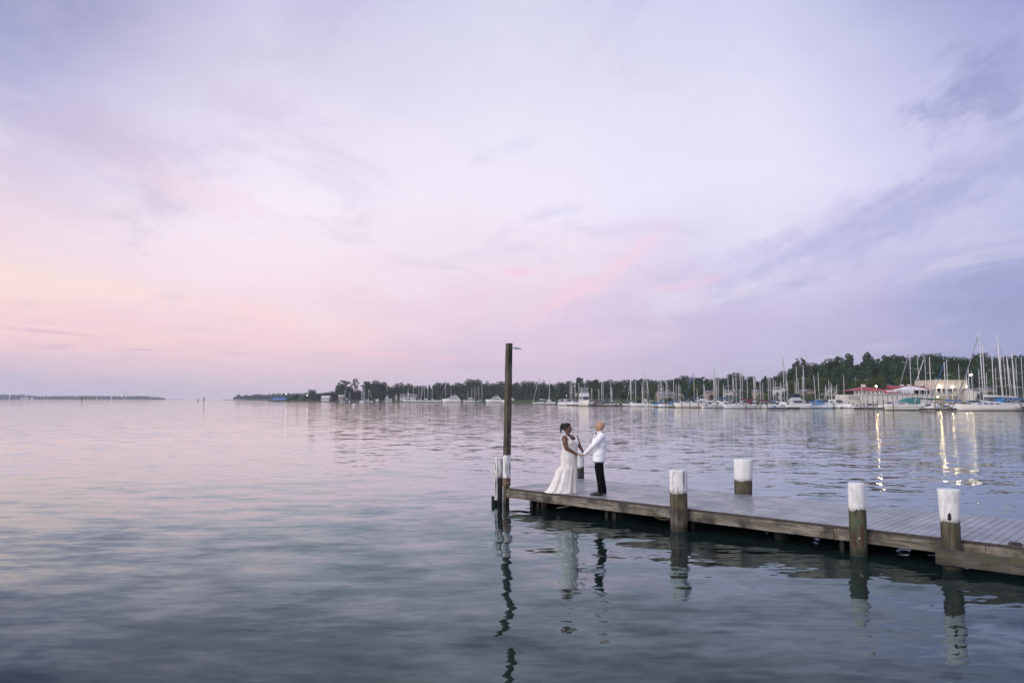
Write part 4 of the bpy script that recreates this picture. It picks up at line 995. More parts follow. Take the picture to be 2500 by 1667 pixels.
def house(root, name, prof, w0, w1, m_, win=None, taper=0.):
    """superstructure: side profile (x,z) extruded across, narrower at the top"""
    zs = [z for _, z in prof]; z0, z1 = min(zs), max(zs); xs = [x for x, _ in prof]; xa, xb = min(xs), max(xs)
    def wy(x, z):
        w_ = w0 + (w1 - w0) * (z - z0) / max(.01, z1 - z0)
        return w_ / 2 * (1 - taper * max(0, (x - xa) / (xb - xa) - .4))
    a = [(x, -wy(x, z), z) for x, z in prof]; b = [(x, wy(x, z), z) for x, z in prof]; n = len(prof)
    mb = MB(); mb.add(a + b, [tuple(range(n)), tuple(range(n, 2 * n))[::-1]] + [(i, n + i, n + (i + 1) % n, (i + 1) % n) for i in range(n)])
    o = mb.build(name, m_, root)
    for wp in (win or []):
        for s_ in (-1, 1):
            mb = MB()
            q = [Vector((x, s_ * (wy(x, z) + .012), z)) for x, z in wp]
            mb.prism([p - Vector((0, s_ * .03, 0)) for p in q], (0, s_ * .035, 0))
            mb.build('window', GLS, o)
    return o
BOATN = {}
def sailboat(px, ytop, D, hd=80, cover='blue', jib=None, hull=None, L=None, label='', hullx=.08, dodger=None, detail=False, mast=None, lean=0, group='sailboats in the marina', cab=True, name='sailboat', yb=None, jcol='white', stripe=None):
    x = col_x(px, D); p = at_y(px, ytop, D); H = p.z; L = L or max(6.5, min(13, H * .78)); B = L * .30
    o = empty(name, (x, D, 0), R(hd), label, 'sailboat', group)
    hull = hull or HW; mast = mast or ALU; fb, fs = .115 * L * .95, .085 * L * .95
    x0 = -L * hullx
    h = add_hull(o, L, B, fb, fs, 'sail', hull, x0, stripe)
    mb = MB(); rr = hull_mesh(L * .97, B * .95, fb, fs, 'sail', x0)
    mb.loft([[r_[0], r_[5], (r_[5][0], r_[5][1] * .6, r_[5][2] + .07), (r_[0][0], r_[0][1] * .6, r_[0][2] + .07)] for r_ in rr], smooth=False); mb.build('deck', DECK, o)
    zc = fs + .05; ch = .055 * L
    wins = [[(x0 - L * .12 + i * L * .09, zc + ch * .40), (x0 - L * .12 + i * L * .09 + L * .055, zc + ch * .40), (x0 - L * .12 + i * L * .09 + L * .052, zc + ch * .72), (x0 - L * .12 + i * L * .09 + .02, zc + ch * .72)] for i in range(4)]
    house(o, 'cabin', [(x0 - L * .18, zc), (x0 + L * .26, zc + .03), (x0 + L * .22, zc + ch * .55), (x0 + L * .05, zc + ch), (x0 - L * .17, zc + ch * 1.1)], B * .62, B * .5, DECK, wins, .4)
    # mast, with a slight natural lean
    dx = lean
    c, s_ = math.cos(-R(hd)), math.sin(-R(hd)); lx, ly = dx * c, dx * s_
    mr_ = .075 if D < 300 else (.10 if D < 450 else .14)
    if D < 200: mr_ = .11
    mb = MB(); mb.tube([(0, 0, fs), (lx * .5, ly * .5, H * .5), (lx, ly, H)], [mr_ * 1.1, mr_, mr_ * .75], 8); mb.build('mast', mast, o)
    mb = MB()
    for f in ((.42, .70) if H > 13 else (.52,)):
        mb.box((lx * f, ly * f, H * f), (.07, B * (.62 if f < .6 else .5), .05))
    mb.build('spreader', mast, o)
    zb = max(fs + .12 * H * .9, fs + 1.1); bl = L * .40
    mb = MB(); mb.tube([(-.05, 0, zb), (-bl, 0, zb + .12)], .07, 6); mb.build('boom', mast, o)
    if cover:
        mb = MB(); mb.tube([(.12, 0, zb + .34), (-.1, 0, zb + .33), (-bl * .3, 0, zb + .28), (-bl * .7, 0, zb + .20), (-bl * 1.0, 0, zb + .19)], [.12, .26, .24, .17, .09], 8, flat=1.0); mb.build('sail_cover', COVER[cover], o)
    bow = (x0 + L * .49, 0, fb + .08); st = (x0 - L * .49, 0, fs + .05)
    if jib:
        mb = MB(); mb.tube([bow, (bow[0] * .06 + lx * .94, ly * .94, H * .94)], [.06, .10] if D < 300 else [.09, .12], 6); mb.build('furled_jib', COVER[jcol], o)
    mb = MB(); wr = .012 if D < 250 else .016
    for e in (bow, st): mb.tube([e, (lx, ly, H * .985)], wr, 3)
    for sg in (-1, 1): mb.tube([(0, sg * B * .45, fs), (lx * .5, sg * B * .3, H * .45), (lx, ly, H * .96)], wr, 3)
    mb.build('rigging', STRAP, o)
    mb = MB(); mb.tube([(lx, ly, H - .02), (lx + .02, ly, H + .45)], .012, 3); mb.box((lx + .12, ly, H + .12), (.3, .03, .03)); mb.build('wind_vane', STRAP, o)
    if dodger:
        mb = MB(); xs_ = x0 - L * .17
        rings = [[(xs_ + dx_, -B * .36, zc + ch), (xs_ + dx_ * .7, -B * .33, zc + ch + .75 * k), (xs_ + dx_ * .6, 0, zc + ch + .95 * k), (xs_ + dx_ * .7, B * .33, zc + ch + .75 * k), (xs_ + dx_, B * .36, zc + ch)] for dx_, k in ((.5, .1), (0, 1), (-.9, 1), (-1.0, .9))]
        mb.loft(rings); mb.build('dodger', COVER[dodger], o)
    if detail:
        mb = MB()
        for sg in (-1, 1):
            q = [(r_[0 if sg < 0 else 5][0], r_[0 if sg < 0 else 5][1] * .96, r_[0][2] + .62) for r_ in hull_mesh(L, B, fb, fs, 'sail', x0)]
            mb.tube(q, .014, 4); mb.tube([(a, b, c_ - .3) for a, b, c_ in q], .01, 4)
            for a, b, c_ in q[::2]: mb.tube([(a, b, c_ - .62), (a, b, c_)], .014, 4)
        mb.build('guard_rail', M_STEEL, o)
    return o
def motorboat(pa, pb, D, style, label, hd=None, bow='left', canopy=None, hull=None, group='motor boats in the marina', stripe=None, L=None, trim=None):
    """pa..pb = photo columns the boat spans"""
    pc = (pa + pb) / 2; wm = (pb - pa) * mpp(D)
    if hd is None: hd = 180 if bow == 'left' else 0
    end = abs(math.sin(R(hd))); side = abs(math.cos(R(hd)))
    if L is None: L = wm / (side + end * .33)
    B = L * .33 if L > 7 else L * .36
    hull = hull or HW
    o = empty('motor_boat' if style not in ('yacht', 'skiff') else {'yacht': 'motor_yacht', 'skiff': 'small_boat'}[style], (col_x(pc, D), D, 0), R(hd), label, 'yacht' if style == 'yacht' else 'motor boat', group)
    k = L / 10
    o.scale = (1, 1, 1.22 if style in ('express', 'fly') else 1.08)
    if style in ('express', 'fly', 'yacht', 'trawler'):
        fb, fs = {'express': (1.35, 1.0), 'fly': (1.6, 1.0), 'yacht': (1.9, 1.25), 'trawler': (1.9, 1.2)}[style]
        fb *= k ** .8; fs *= k ** .8
        add_hull(o, L, B, fb, fs, 'motor', hull, 0, stripe)
        mb = MB(); rr = hull_mesh(L * .985, B * .96, fb, fs, 'motor')
        mb.loft([[r_[0], r_[5], (r_[5][0], r_[5][1] * .6, r_[5][2] + .08), (r_[0][0], r_[0][1] * .6, r_[0][2] + .08)] for r_ in rr], smooth=False); mb.build('deck', DECK, o)
        if style == 'express':
            z0 = fs + .02; z1 = fb + .10
            house(o, 'foredeck_cabin', [(-L * .10, z0), (L * .36, fb - .02), (L * .30, fb + .10), (L * .12, z0 + .75 * k), (-L * .08, z0 + .85 * k)], B * .78, B * .62, DECK, [[(L * .02, z0 + .40 * k), (L * .20, z0 + .42 * k), (L * .14, z0 + .56 * k), (L * .03, z0 + .60 * k)]], .5)
            mb = MB(); zz = z0 + .80 * k; xx = L * .10
            mb.loft([[(xx - L * .16, -B * .37, zz), (xx, -B * .30, zz), (xx + L * .03, 0, zz), (xx, B * .30, zz), (xx - L * .16, B * .37, zz)], [(xx - L * .20, -B * .33, zz + .75 * k), (xx - L * .10, -B * .26, zz + .72 * k), (xx - L * .08, 0, zz + .72 * k), (xx - L * .10, B * .26, zz + .72 * k), (xx - L * .20, B * .33, zz + .75 * k)]], smooth=False)
            mb.build('windscreen', GLS if not canopy else COVER[canopy] if canopy == 'teal' else GLS, o)
            mb = MB(); xa = -L * .20
            mb.tube([(xa - .3 * k, -B * .46, fs), (xa - .9 * k, -B * .40, fs + 1.7 * k), (xa - .9 * k, B * .40, fs + 1.7 * k), (xa - .3 * k, B * .46, fs)], .10 * k, 6); mb.build('radar_arch', DECK, o)
            house(o, 'cockpit_side', [(-L * .47, fs - .02), (-L * .08, fs), (-L * .08, fs + .45 * k), (-L * .45, fs + .20 * k)], B * .90, B * .86, DECK)
            if canopy:
                house(o, 'canopy', [(-L * .42, fs + .35 * k), (-L * .08, fs + .5 * k), (-L * .07, fs + 1.55 * k), (-L * .12, fs + 1.82 * k), (-L * .36, fs + 1.78 * k), (-L * .43, fs + 1.6 * k)], B * .80, B * .70, COVER[canopy])
        elif style in ('fly', 'trawler'):
            z0 = fs; hh = 1.7 * k
            house(o, 'saloon', [(-L * .30, z0), (L * .20, z0 + .3 * k), (L * .10, z0 + hh), (-L * .30, z0 + hh)], B * .84, B * .74, DECK,
                  [[(-L * .24, z0 + hh * .50), (L * .125, z0 + hh * .52), (L * .085, z0 + hh * .84), (-L * .24, z0 + hh * .84)]], .4)
            mb = MB(); mb.add([(L * .185, -B * .28, z0 + hh * .45), (L * .185, B * .28, z0 + hh * .45), (L * .125, B * .27, z0 + hh * .88), (L * .125, -B * .27, z0 + hh * .88), (L * .12, 0, z0 + hh * .4)], [(0, 1, 2, 3), (0, 4, 1), (1, 4, 2), (2, 4, 3), (3, 4, 0)]); mb.build('windscreen', GLS, o)
            zf = z0 + hh
            house(o, 'flybridge', [(-L * .32, zf), (L * .07, zf), (L * .03, zf + .75 * k), (-L * .20, zf + .75 * k), (-L * .30, zf + .35 * k)], B * .78, B * .72, DECK)
            if canopy:
                mb = MB()
                for sx_ in (-.22, .0):
                    for sy in (-.3, .3): mb.tube([(L * sx_, B * sy, zf + .5 * k), (L * sx_, B * sy, zf + 1.95 * k)], .035, 4)
                mb.build('canopy_frame', M_STEEL, o)
                mb = MB(); mb.box((-L * .11, 0, zf + 1.98 * k), (L * .30, B * .72, .10 * k)); mb.build('hardtop', COVER[canopy], o)
                if trim: mb = MB(); mb.box((-L * .10, 0, zf + 1.35 * k), (L * .22, B * .63, 1.0 * k)); mb.build('side_curtain', COVER[trim], o)
            mb = MB()
            for sy in (-.36, .36): mb.tube([(-L * .30, B * sy, zf), (-L * .46, B * sy, fs)], .05 * k, 4)
            mb.build('cockpit_strut', DECK, o)
            mb = MB(); mb.tube([(-L * .05, B * .25, zf), (-L * .08, B * .25, zf + 3.2 * k)], .02, 3); mb.tube([(-L * .05, -B * .25, zf), (-L * .08, -B * .25, zf + 2.8 * k)], .02, 3); mb.build('antenna', DECK, o)
        else:
            z0 = fs; a = 1.25 * k
            house(o, 'main_saloon', [(-L * .40, z0), (L * .26, z0 + .5 * k), (L * .13, z0 + a * 1.15), (-L * .40, z0 + a * 1.1)], B * .88, B * .8, DECK, [[(-L * .30, z0 + a * .50), (L * .17, z0 + a * .62), (L * .12, z0 + a * .90), (-L * .30, z0 + a * .85)]], .45)
            z1 = z0 + a * 1.08
            house(o, 'upper_saloon', [(-L * .30, z1), (L * .12, z1), (L * .03, z1 + a * .8), (-L * .24, z1 + a * .8)], B * .68, B * .6, DECK, [[(-L * .18, z1 + a * .30), (L * .075, z1 + a * .34), (L * .04, z1 + a * .64), (-L * .18, z1 + a * .62)]], .3)
            z2 = z1 + a * .8
            mb = MB(); mb.box((-L * .16, 0, z2 + .06), (L * .30, B * .62, .12)); mb.build('hardtop', DECK, o)
            mb = MB(); mb.tube([(-L * .12, -B * .15, z2), (-L * .15, 0, z2 + .9 * k), (-L * .12, B * .15, z2)], .09 * k, 5); mb.tube([(-L * .15, 0, z2 + .8 * k), (-L * .15, 0, z2 + 1.7 * k)], .03, 4); mb.build('radar_mast', DECK, o)
            mb = MB()
            for i in range(4):
                for sy in (-1, 1): mb.box((-L * .15 + i * L * .10, sy * B * .455, fs * .62), (L * .035, .04, .14 * k))
            mb.build('porthole', GLS, o)
        mb = MB()
        rr = hull_mesh(L * .98, B * .93, fb, fs, 'motor')[7:]
        for kx in (0, 5): mb.tube([(r_[kx][0], r_[kx][1], r_[kx][2] + .5 * k) for r_ in rr], .025, 4)
        for r_ in rr[::2]:
            for kx in (0, 5): mb.tube([r_[kx], (r_[kx][0], r_[kx][1], r_[kx][2] + .5 * k)], .02, 3)
        mb.build('bow_rail', M_STEEL, o)
    elif style == 'skiff':
        add_hull(o, L, B, .75 * k ** .5, .55 * k ** .5, 'motor', hull, 0)
        mb = MB(); mb.box((-L * .05, 0, .75), (L * .22, B * .5, .6)); mb.build('console', DECK, o)
        mb = MB(); mb.box((-L * .5 - .18, 0, .55), (.3, .32, .9)); mb.box((-L * .5 - .10, 0, .0), (.12, .12, .9)); mb.build('outboard_motor', BOOT, o)
        if canopy:
            mb = MB(); mb.box((-L * .06, 0, 2.0), (L * .42, B * .85, .08)); mb.build('bimini_top', COVER[canopy], o)
            mb = MB()
            for sx_ in (-.22, .1):
                for sy in (-.38, .38): mb.tube([(L * sx_, B * sy, .6), (L * sx_, B * sy, 2.0)], .03, 4)
            mb.build('bimini_frame', M_STEEL, o)
        else:
            mb = MB(); mb.box((L * .06, 0, 1.25), (.05, B * .5, .45)); mb.build('windscreen', GLS, o)
    elif style == 'covered':
        add_hull(o, L, B, 1.1 * k ** .6, .85 * k ** .6, 'motor', hull, 0)
        mb = MB(); rr = hull_mesh(L * .99, B * .98, 1.12 * k ** .6, .87 * k ** .6, 'motor')
        hts = [.5, .8, 1.0, 1.15, 1.25, 1.3, 1.3, 1.2, 1.05, .9, .7, .5, .35, .2, .08]
        mb.loft([[r_[0], (r_[0][0], r_[0][1] * .5, r_[0][2] + .7 * h_ * k), (r_[0][0], 0, r_[0][2] + h_ * k), (r_[5][0], r_[5][1] * .5, r_[5][2] + .7 * h_ * k), r_[5]] for r_, h_ in zip(rr, hts)]); mb.build('boat_cover', COVER[canopy or 'grey'], o)
    elif style == 'houseboat':
        add_hull(o, L, B, .6, .6, 'motor', hull, 0)
        house(o, 'deckhouse', [(-L * .42, .6), (L * .36, .6), (L * .30, 2.9), (-L * .42, 2.9)], B * .85, B * .8, DECK, [[(-L * .36, 1.6), (L * .28, 1.6), (L * .27, 2.4), (-L * .36, 2.4)]])
        mb = MB(); mb.box((-L * .03, 0, 3.0), (L * .88, B * .95, .12)); mb.build('roof_deck', DECK, o)
    return o
DF = lambda px: interp(DFRONT, px)
# --- far marina left of the lamp pole
FM = 'boats at the far marina'
motorboat(878, 893, 715, 'skiff', 'small white boat with canopy under the tall ragged trees, leftmost of the far marina', L=6.2, canopy='white', group=FM)
motorboat(937, 958, 725, 'houseboat', 'boxy white houseboat left of the grey-roofed lodge', group=FM)
for i, (a, b, st, bw, w_) in enumerate([(984, 1010, 'express', 'left', 'low white cruiser below the left side of the lodge'), (1008, 1031, 'express', 'left', 'low white cruiser below the right side of the lodge'), (1027, 1047, 'fly', 'left', 'white cabin cruiser with raised bridge just right of the lodge'),
        (1045, 1063, 'fly', 'left', 'white cabin cruiser second right of the lodge, among masts'), (1060, 1081, 'express', 'left', 'sleek white cruiser tight against the largest yacht bow')]):
    motorboat(a, b, 668 - i * 3, st, w_, bow=bw, group=FM)
motorboat(1082, 1126, 640, 'yacht', 'largest white three-deck motor yacht on the far side', bow='left', group=FM)
motorboat(1132, 1159, 650, 'fly', 'white flybridge cruiser right of the largest yacht, below three masts', bow='left', group=FM)
motorboat(1187, 1227, 610, 'yacht', 'white motor yacht seen just left of the tall lamp pole', bow='left', group=FM)
motorboat(1226, 1258, 600, 'yacht', 'white motor yacht half hidden by the tall lamp pole', bow='left', group=FM)
motorboat(857.5, 872.5, 318, 'skiff', 'small open boat heading in alone on the water near the far point', hd=-75, L=5.2, group='small boats')
FMST = [(842, 952, 0, 0), (854, 957, 0, 0), (883, 948, 0, 0), (886.5, 947, 0, 0), (890, 947.5, 0, 0), (900, 950, 1, 0), (996, 948, 0, 0), (1009, 942, 0, 0), (1022, 948, 0, 0), (1029, 938, 0, 0), (1036.5, 942, -1, 0), (1044.5, 945, 0, 0), (1055, 945, 0, 0), (1088, 936, -1, 1), (1101, 949, 0, 0), (1142, 954, 0, 0), (1152, 948, 0, 0), (1159, 945, 0, 0), (1169, 943, -1, 0), (1176.5, 941, 0, 0)]
FS = [(0, 870, 'moored off the grassy point'), (870, 910, 'below the tall trees left of the houseboat'), (910, 1012, 'in front of the grey-roofed lodge'), (1012, 1062, 'right of the grey-roofed lodge'), (1062, 1110, 'by the largest yacht'), (1110, 1190, 'right of the largest yacht')]
cn = {}
for i, (px, yt, jb, bold) in enumerate(FMST):
    W_ = where(px, FS); cn[W_] = cn.get(W_, 0) + 1
    sailboat(px, yt, 740 if px < 860 else 688 + (i % 4) * 5, 75 + (i * 37) % 40 - 20 if not jb else (0 if jb > 0 else 180), ['blue', 'white', 'navy', 'white'][i % 4], jib=bool(jb), group='sailboats of the far marina', label='%s white sailboat from the left %s' % (ORD[cn[W_] - 1], W_))
# --- middle and right marina: masts behind the front row (px, top y, depth offset, heading, cover, jib, lean)
def S(px, yt, dd, hd=80, cov='blue', jib=None, **kw): return (px, yt, dd, hd, cov, jib, kw)
MID = [S(1392, 930.5, 40), S(1396.5, 931, 42, 95, 'white', 1), S(1404, 930.5, 40, 75, 'navy'), S(1413.5, 934, 36, 100), S(1424, 954, 20), S(1436, 956, 34, 80, 'white'), S(1445, 946, 30, 85, 'white', 1), S(1462, 948, 24, 82, 'navy', 1), S(1469, 930, 28, 85, 'navy', mast_=1), S(1472.5, 933, 33, 100, 'blue'), S(1491, 930, 26, 80, 'blue'), S(1494, 944, 22, 90, 'white', 1),
 S(1540, 929, 26, 110, 'green', 1), S(1541, 928, 20, 80, 'green'), S(1552, 928, 30, 88, 'blue'), S(1568, 932, 26, 92, 'white'), S(1572.5, 905, 12, 92, 'white'), S(1580, 927, 30, 60, 'white', 1), S(1607.5, 930, 30, 84, 'white'), S(1612.5, 931, 26, 80, 'blue', 1), S(1615.5, 928, 34, 95, 'blue'), S(1619.5, 940, 30, 80, 'white'), S(1628.5, 927, 20, 95, 'navy', 1), S(1645, 926, 22, 86, 'blue'), S(1651, 937, 26, 95, 'blue'), S(1657, 936, 22, 85, 'teal'), S(1660.5, 939, 30, 94, 'white'),
 S(1695, 906, 28, 140, 'blue', 1, jcol='blue'), S(1702.5, 947, 22, 80, 'white'), S(1719, 935, 20, 60, 'white', 1), S(1745, 895, 26, 70, 'white', 1, jcol='grey'), S(1748.5, 922, 18, 95, 'white'), S(1750.5, 932, 30, 85, 'navy'), S(1754.5, 923, 34, 92, 'white'), S(1767, 936, 26, 84, 'white'), S(1771, 946, 30, 92, 'white'), S(1779.5, 872, 16, 30, 'blue', None, lean=-.3), S(1790, 913, 30, 60, 'white', 1), S(1798, 895, 22, 78, 'blue', None), S(1813, 898, 26, 85, 'white', None), S(1806.5, 950, 34, 90, 'white'),
 S(1825, 921, 20, 94, 'maroon'), S(1841, 912, 24, 84, 'white', None), S(1843, 926, 18, 45, 'white', 1), S(1856.5, 903, 10, 175, 'maroon', 0, L_=9), S(1863, 933, 26, 84, 'teal'), S(1876.5, 913, 24, 86, 'blue', None), S(1881.5, 912, 30, 94, 'blue'), S(1889, 920, 22, 80, 'blue', None), S(1894.5, 930, 26, 95, 'white'), S(1907, 932, 30, 85, 'white'), S(1915.5, 865, 18, 60, 'grey', 1, jcol='grey', lean=-.3), S(1921, 910, 26, 95, 'tan'), S(1923.5, 931, 30, 85, 'white'), S(1942, 932, 30, 85, 'navy'), S(1946, 893, 14, 80, 'navy'), S(1949.5, 925, 22, 92, 'white'), S(1960.5, 917, 24, 84, 'white'), S(1963, 893, 16, 60, 'white', 1, jcol='grey'),
 S(1992.5, 916, -18, 168, 'blue', None, lean=-.5), S(2001, 910, -10, 5, 'blue', None, lean=-.3), S(2017, 940, 4, 84, 'teal', 1), S(2024.5, 928, -8, 95, 'white'), S(2030, 935, -12, 60, 'teal', 1), S(2043.5, 938, -6, 84, 'white'), S(2061.5, 916, 10, 95, 'grey'), S(2104, 937, -10, 90, 'white'),
 S(2247, 859, 16, 60, 'green', None, lean=-.4), S(2262, 870, 20, 135, 'green', 1), S(2273.5, 872, 14, 60, 'navy', None), S(2309, 884, 14, 140, 'blue', 1, jcol='blue'), S(2315, 879, 20, 50, 'blue', None), S(2344, 890, 24, 40, 'blue', None), S(2367, 896, 12, 145, 'navy', 1, jcol='navy'), S(2375, 906, 26, 90, 'white'), S(2362, 907, 30, 120, 'blue', 1), S(2393, 901, 34, 90, 'white'),
 S(2406, 843, 14, 80, 'navy', None, lean=-.1), S(2411, 910, 34, 84, 'white'), S(2427, 862, 18, 95, 'navy'), S(2434, 897, 36, 85, 'white'), S(2448.5, 817, 8, 60, 'blue', None, lean=-.75, stripe_=1), S(2451, 818, 14, 88, 'white', None, lean=-.9), S(2447.5, 865, 24, 92, 'navy'), S(2459, 865, 22, 84, 'blue', None, lean=-.5), S(2468, 857, 12, 50, 'blue', 1, lean=-.6), S(2477.5, 858, 20, 86, 'blue', None, lean=-.1), S(2477, 876, 28, 94, 'white'), S(2482, 866, 10, 45, 'blue', 1, lean=-.7, jcol='grey'), S(2485, 875, 30, 84, 'white'), S(2498.5, 872, 26, 92, 'blue')]
MS = [(0, 1420, 'left of the bow-on sport boat'), (1420, 1480, 'above the bow-on sport boat'), (1480, 1600, 'left of the long tan house'), (1600, 1680, 'before the long tan house'), (1680, 1760, 'right of the long tan house'), (1760, 1810, 'above the blue-covered boom'), (1810, 1870, 'above the maroon covers'), (1870, 1935, 'above the low floating dock'), (1935, 1975, 'above the navy-canopied cruiser'), (1975, 2075, 'by the white gabled house'), (2075, 2240, 'before the red pavilion'), (2240, 2290, 'right of the white tent'), (2290, 2385, 'before the cream building'), (2385, 2600, 'behind the long white sailboat')]
cn = {}
for px, yt, dd, hd, cov, jb, kw in sorted(MID, key=lambda s: s[0]):
    W_ = where(px, MS); cn[W_] = cn.get(W_, 0) + 1
    kw = dict(kw); kw.pop('mast_', 0); kw.pop('stripe_', 0); Lx = kw.pop('L_', None)
    D = DF(px) + dd
    H = at_y(px, yt, D).z; hl = 'tall' if H > 14.5 else ('short' if H < 8 else 'bare')
    kw.setdefault('hull', [HW, HW, HC, HW, HB, HW, HN][int(px) % 7])
    sailboat(px, yt, D, hd, cov, jb, L=Lx, label='%s-masted sailboat, %s mast from the left %s' % (hl, ORD[cn[W_] - 1], W_), **kw)
# individually recognisable sailboats
sailboat(1317, 920, 405, 170, 'white', 1, label='sailboat with a dark mast and slanting furled jib at the left dock end', mast=DARKM, L=9)
sailboat(1341.5, 922, 415, 80, 'white', None, label='sailboat hidden behind the left trawler, only its mast showing', L=9)
sailboat(1569, 945, DF(1569) + 1, 178, None, None, L=10.5, label='white sailboat hull lying side-on left of the long tan house', group='sailboats in the marina')
sailboat(1743, 905, DF(1745) - 1, 8, 'white', None, L=7.5, label='white side-on sailboat with brown trim left of the maroon-covered one', stripe=BROWN, hullx=.02)
sailboat(1809, 886, DF(1820) - 1, 186, 'maroon', None, L=11.2, label='white side-on sailboat with maroon sail cover and maroon dodger', dodger='maroon', stripe=BROWN, hullx=.02, lean=-.15)
sailboat(2226, 855, 200, 190, 'green', 1, L=12.5, label='tall sailboat with a long dark green sail cover above the teal cruiser', jcol='grey', lean=-.1)
big = sailboat(2401.5, 812, 179, 180, 'white', 1, L=15.3, label='long white sailboat lying side-on at the right edge with name on its stern', detail=True, dodger='blue', hullx=.07, lean=-.35, jcol='grey', hull=HC)
# the name on its hull
tcu = bpy.data.curves.new('hull_name', 'FONT'); tcu.body = 'Tigress'; tcu.size = .55; tcu.extrude = .004; tcu.shear = .2
to = bpy.data.objects.new('tmp_text', tcu); C.objects.link(to); bpy.context.view_layer.update()
me = bpy.data.meshes.new_from_object(to.evaluated_get(bpy.context.evaluated_depsgraph_get())); C.objects.unlink(to); bpy.data.objects.remove(to)
me.materials.clear(); me.materials.append(simple('name_lettering', (.04, .04, .05), .5))
no = bpy.data.objects.new('hull_name', me); C.objects.link(no); no.parent = big
no.matrix_parent_inverse = Matrix.Identity(4); bx = (2401.5 - 2460) * mpp(179)
# boat faces left (heading 180): its +y side faces the camera; letters run toward -x
no.location = (bx, 2.13, .58); no.rotation_euler = (R(72), 0, R(180 + 3))
# --- motor boats right of the lamp pole
motorboat(1331, 1356, 404, 'fly', 'white trawler with canopied flybridge near the left end of the dock', hd=-25, canopy='grey', trim='grey')
motorboat(1367, 1384, 335, 'express', 'white cruiser with raked windscreen, third boat right of the lamp pole', hd=-70, L=8, canopy='grey')
motorboat(1382, 1399, 326, 'express', 'white cruiser with grey canopy beside the group of four masts', hd=-60, L=8.5, canopy='grey')
motorboat(1406, 1416, 318, 'express', 'narrow white boat bow-on just left of the big sport boat', hd=-88, L=6.5)
motorboat(1412, 1444, 299, 'fly', 'big cream sport fishing boat bow-on with enclosed bridge', hd=-84, L=12.8, canopy='white', trim='grey', hull=HC)
motorboat(1438, 1452, 312, 'express', 'white curved-top boat right behind the big sport boat', hd=-80, L=8)
motorboat(1449, 1462, 304, 'covered', 'boat under a maroon tarpaulin right of the sport boat', hd=-80, L=7.5, canopy='maroon')
motorboat(1474, 1492, 302, 'covered', 'low boat under dark blue covers left of the white workboats', hd=-65, L=8, canopy='navy')
motorboat(1495, 1503, 296, 'skiff', 'small white workboat with console, left of the pair', hd=-80, L=5.5, canopy='white')
motorboat(1504, 1514, 296, 'skiff', 'small white workboat with console, right of the pair', hd=-100, L=5.5, canopy='white')
motorboat(1520, 1548, DF(1530) + 2, 'express', 'white cruiser left of the long side-on sailboat hull', bow='left', canopy='white')
motorboat(1585, 1601, DF(1590) + 4, 'skiff', 'small white boat with hard top behind dock posts', bow='left', canopy='white', L=6)
motorboat(1601, 1613, DF(1600) + 3, 'covered', 'small boat with blue cover before the left end of the tan house', hd=-70, L=6, canopy='blue')
motorboat(1608, 1646, DF(1625) + 1, 'express', 'white cruiser with blue canvas in front of the long tan house', bow='left', canopy='blue')
motorboat(1648, 1719, 241, 'express', 'large cream express cruiser lying side-on in the front row', bow='left', hull=HC, trim='tan')
motorboat(1688, 1737, 256, 'fly', 'white flybridge cruiser with hardtop behind the large express cruiser', bow='left', canopy='white')
motorboat(1736, 1758, 250, 'express', 'white cruiser with dark windows behind the brown-trimmed sailboat', bow='left')
motorboat(1752, 1790, 234, 'express', 'white cruiser with navy hull side left of the maroon-covered sailboat', bow='left', hull=HN)
motorboat(1763, 1799, 246, 'covered', 'boat under a blue cover behind the maroon-covered sailboat', bow='right', canopy='blue')
motorboat(1840, 1856, 233, 'skiff', 'small white dinghy behind the bow of the maroon-covered sailboat', hd=-60, L=4.5)
motorboat(1862, 1876, 226, 'skiff', 'small white tender by the end of the low floating dock', hd=-50, L=5)
motorboat(1878, 1898, 226, 'covered', 'low boat with bright blue cover at the left of the floating dock', bow='left', canopy='blue')
motorboat(1896, 1922, 222, 'express', 'white cruiser with open cockpit above the low floating dock', bow='left')
motorboat(1918, 1981, 218, 'fly', 'white cabin cruiser with navy canopy right of the floating dock', bow='right', canopy='navy', trim='navy')
for a, b, st, hd, cv, l in [(1985, 2003, 'covered', -70, 'blue', 'boat under a bright blue tarpaulin left of the white gabled house'), (2003, 2022, 'express', -80, None, 'white cruiser stern among dock posts below the white gabled house'), (2024, 2040, 'skiff', -80, 'teal', 'small boat with teal bimini between dock posts'), (2040, 2060, 'express', -60, 'white', 'cream boat with upright frame right of the teal bimini')]:
    motorboat(a, b, DF((a + b) / 2) - 10, st, l, hd=hd, canopy=cv, L=8)
motorboat(2064, 2093, 228, 'skiff', 'low white speedboat right of the thick dock post', bow='right', L=6.5)
gb = motorboat(2044, 2079, 249, 'covered', 'boat under a long grey tarpaulin standing on shore', bow='left', canopy='grey'); gb.location.z = 1.9
motorboat(2080, 2106, 220, 'express', 'white-topped cruiser behind dock posts, left of three below the terrace', bow='left', canopy='white')
motorboat(2104, 2140, 219, 'express', 'white cruiser behind dock posts, middle of three below the terrace', bow='left', canopy='grey')
motorboat(2143, 2197, 212, 'express', 'white round-topped cruiser, right of three below the terrace', bow='left', canopy='white')
motorboat(2160, 2248, 186.5, 'express', 'cream express cruiser with teal canopy lying side-on in front of the terrace', bow='left', canopy='teal', hull=HC, stripe=COVER['tan'])
motorboat(2244, 2286, 194, 'express', 'white boat with dark stern gear right of the teal-canopied cruiser', bow='left', hull=HW)
motorboat(2290, 2330, 196, 'covered', 'pale boat with teal and navy canvas behind the dock posts', bow='left', canopy='navy')
motorboat(2330, 2352, 194, 'skiff', 'small tender with dark motor beside the long sailboat bow', hd=200, L=4.2)
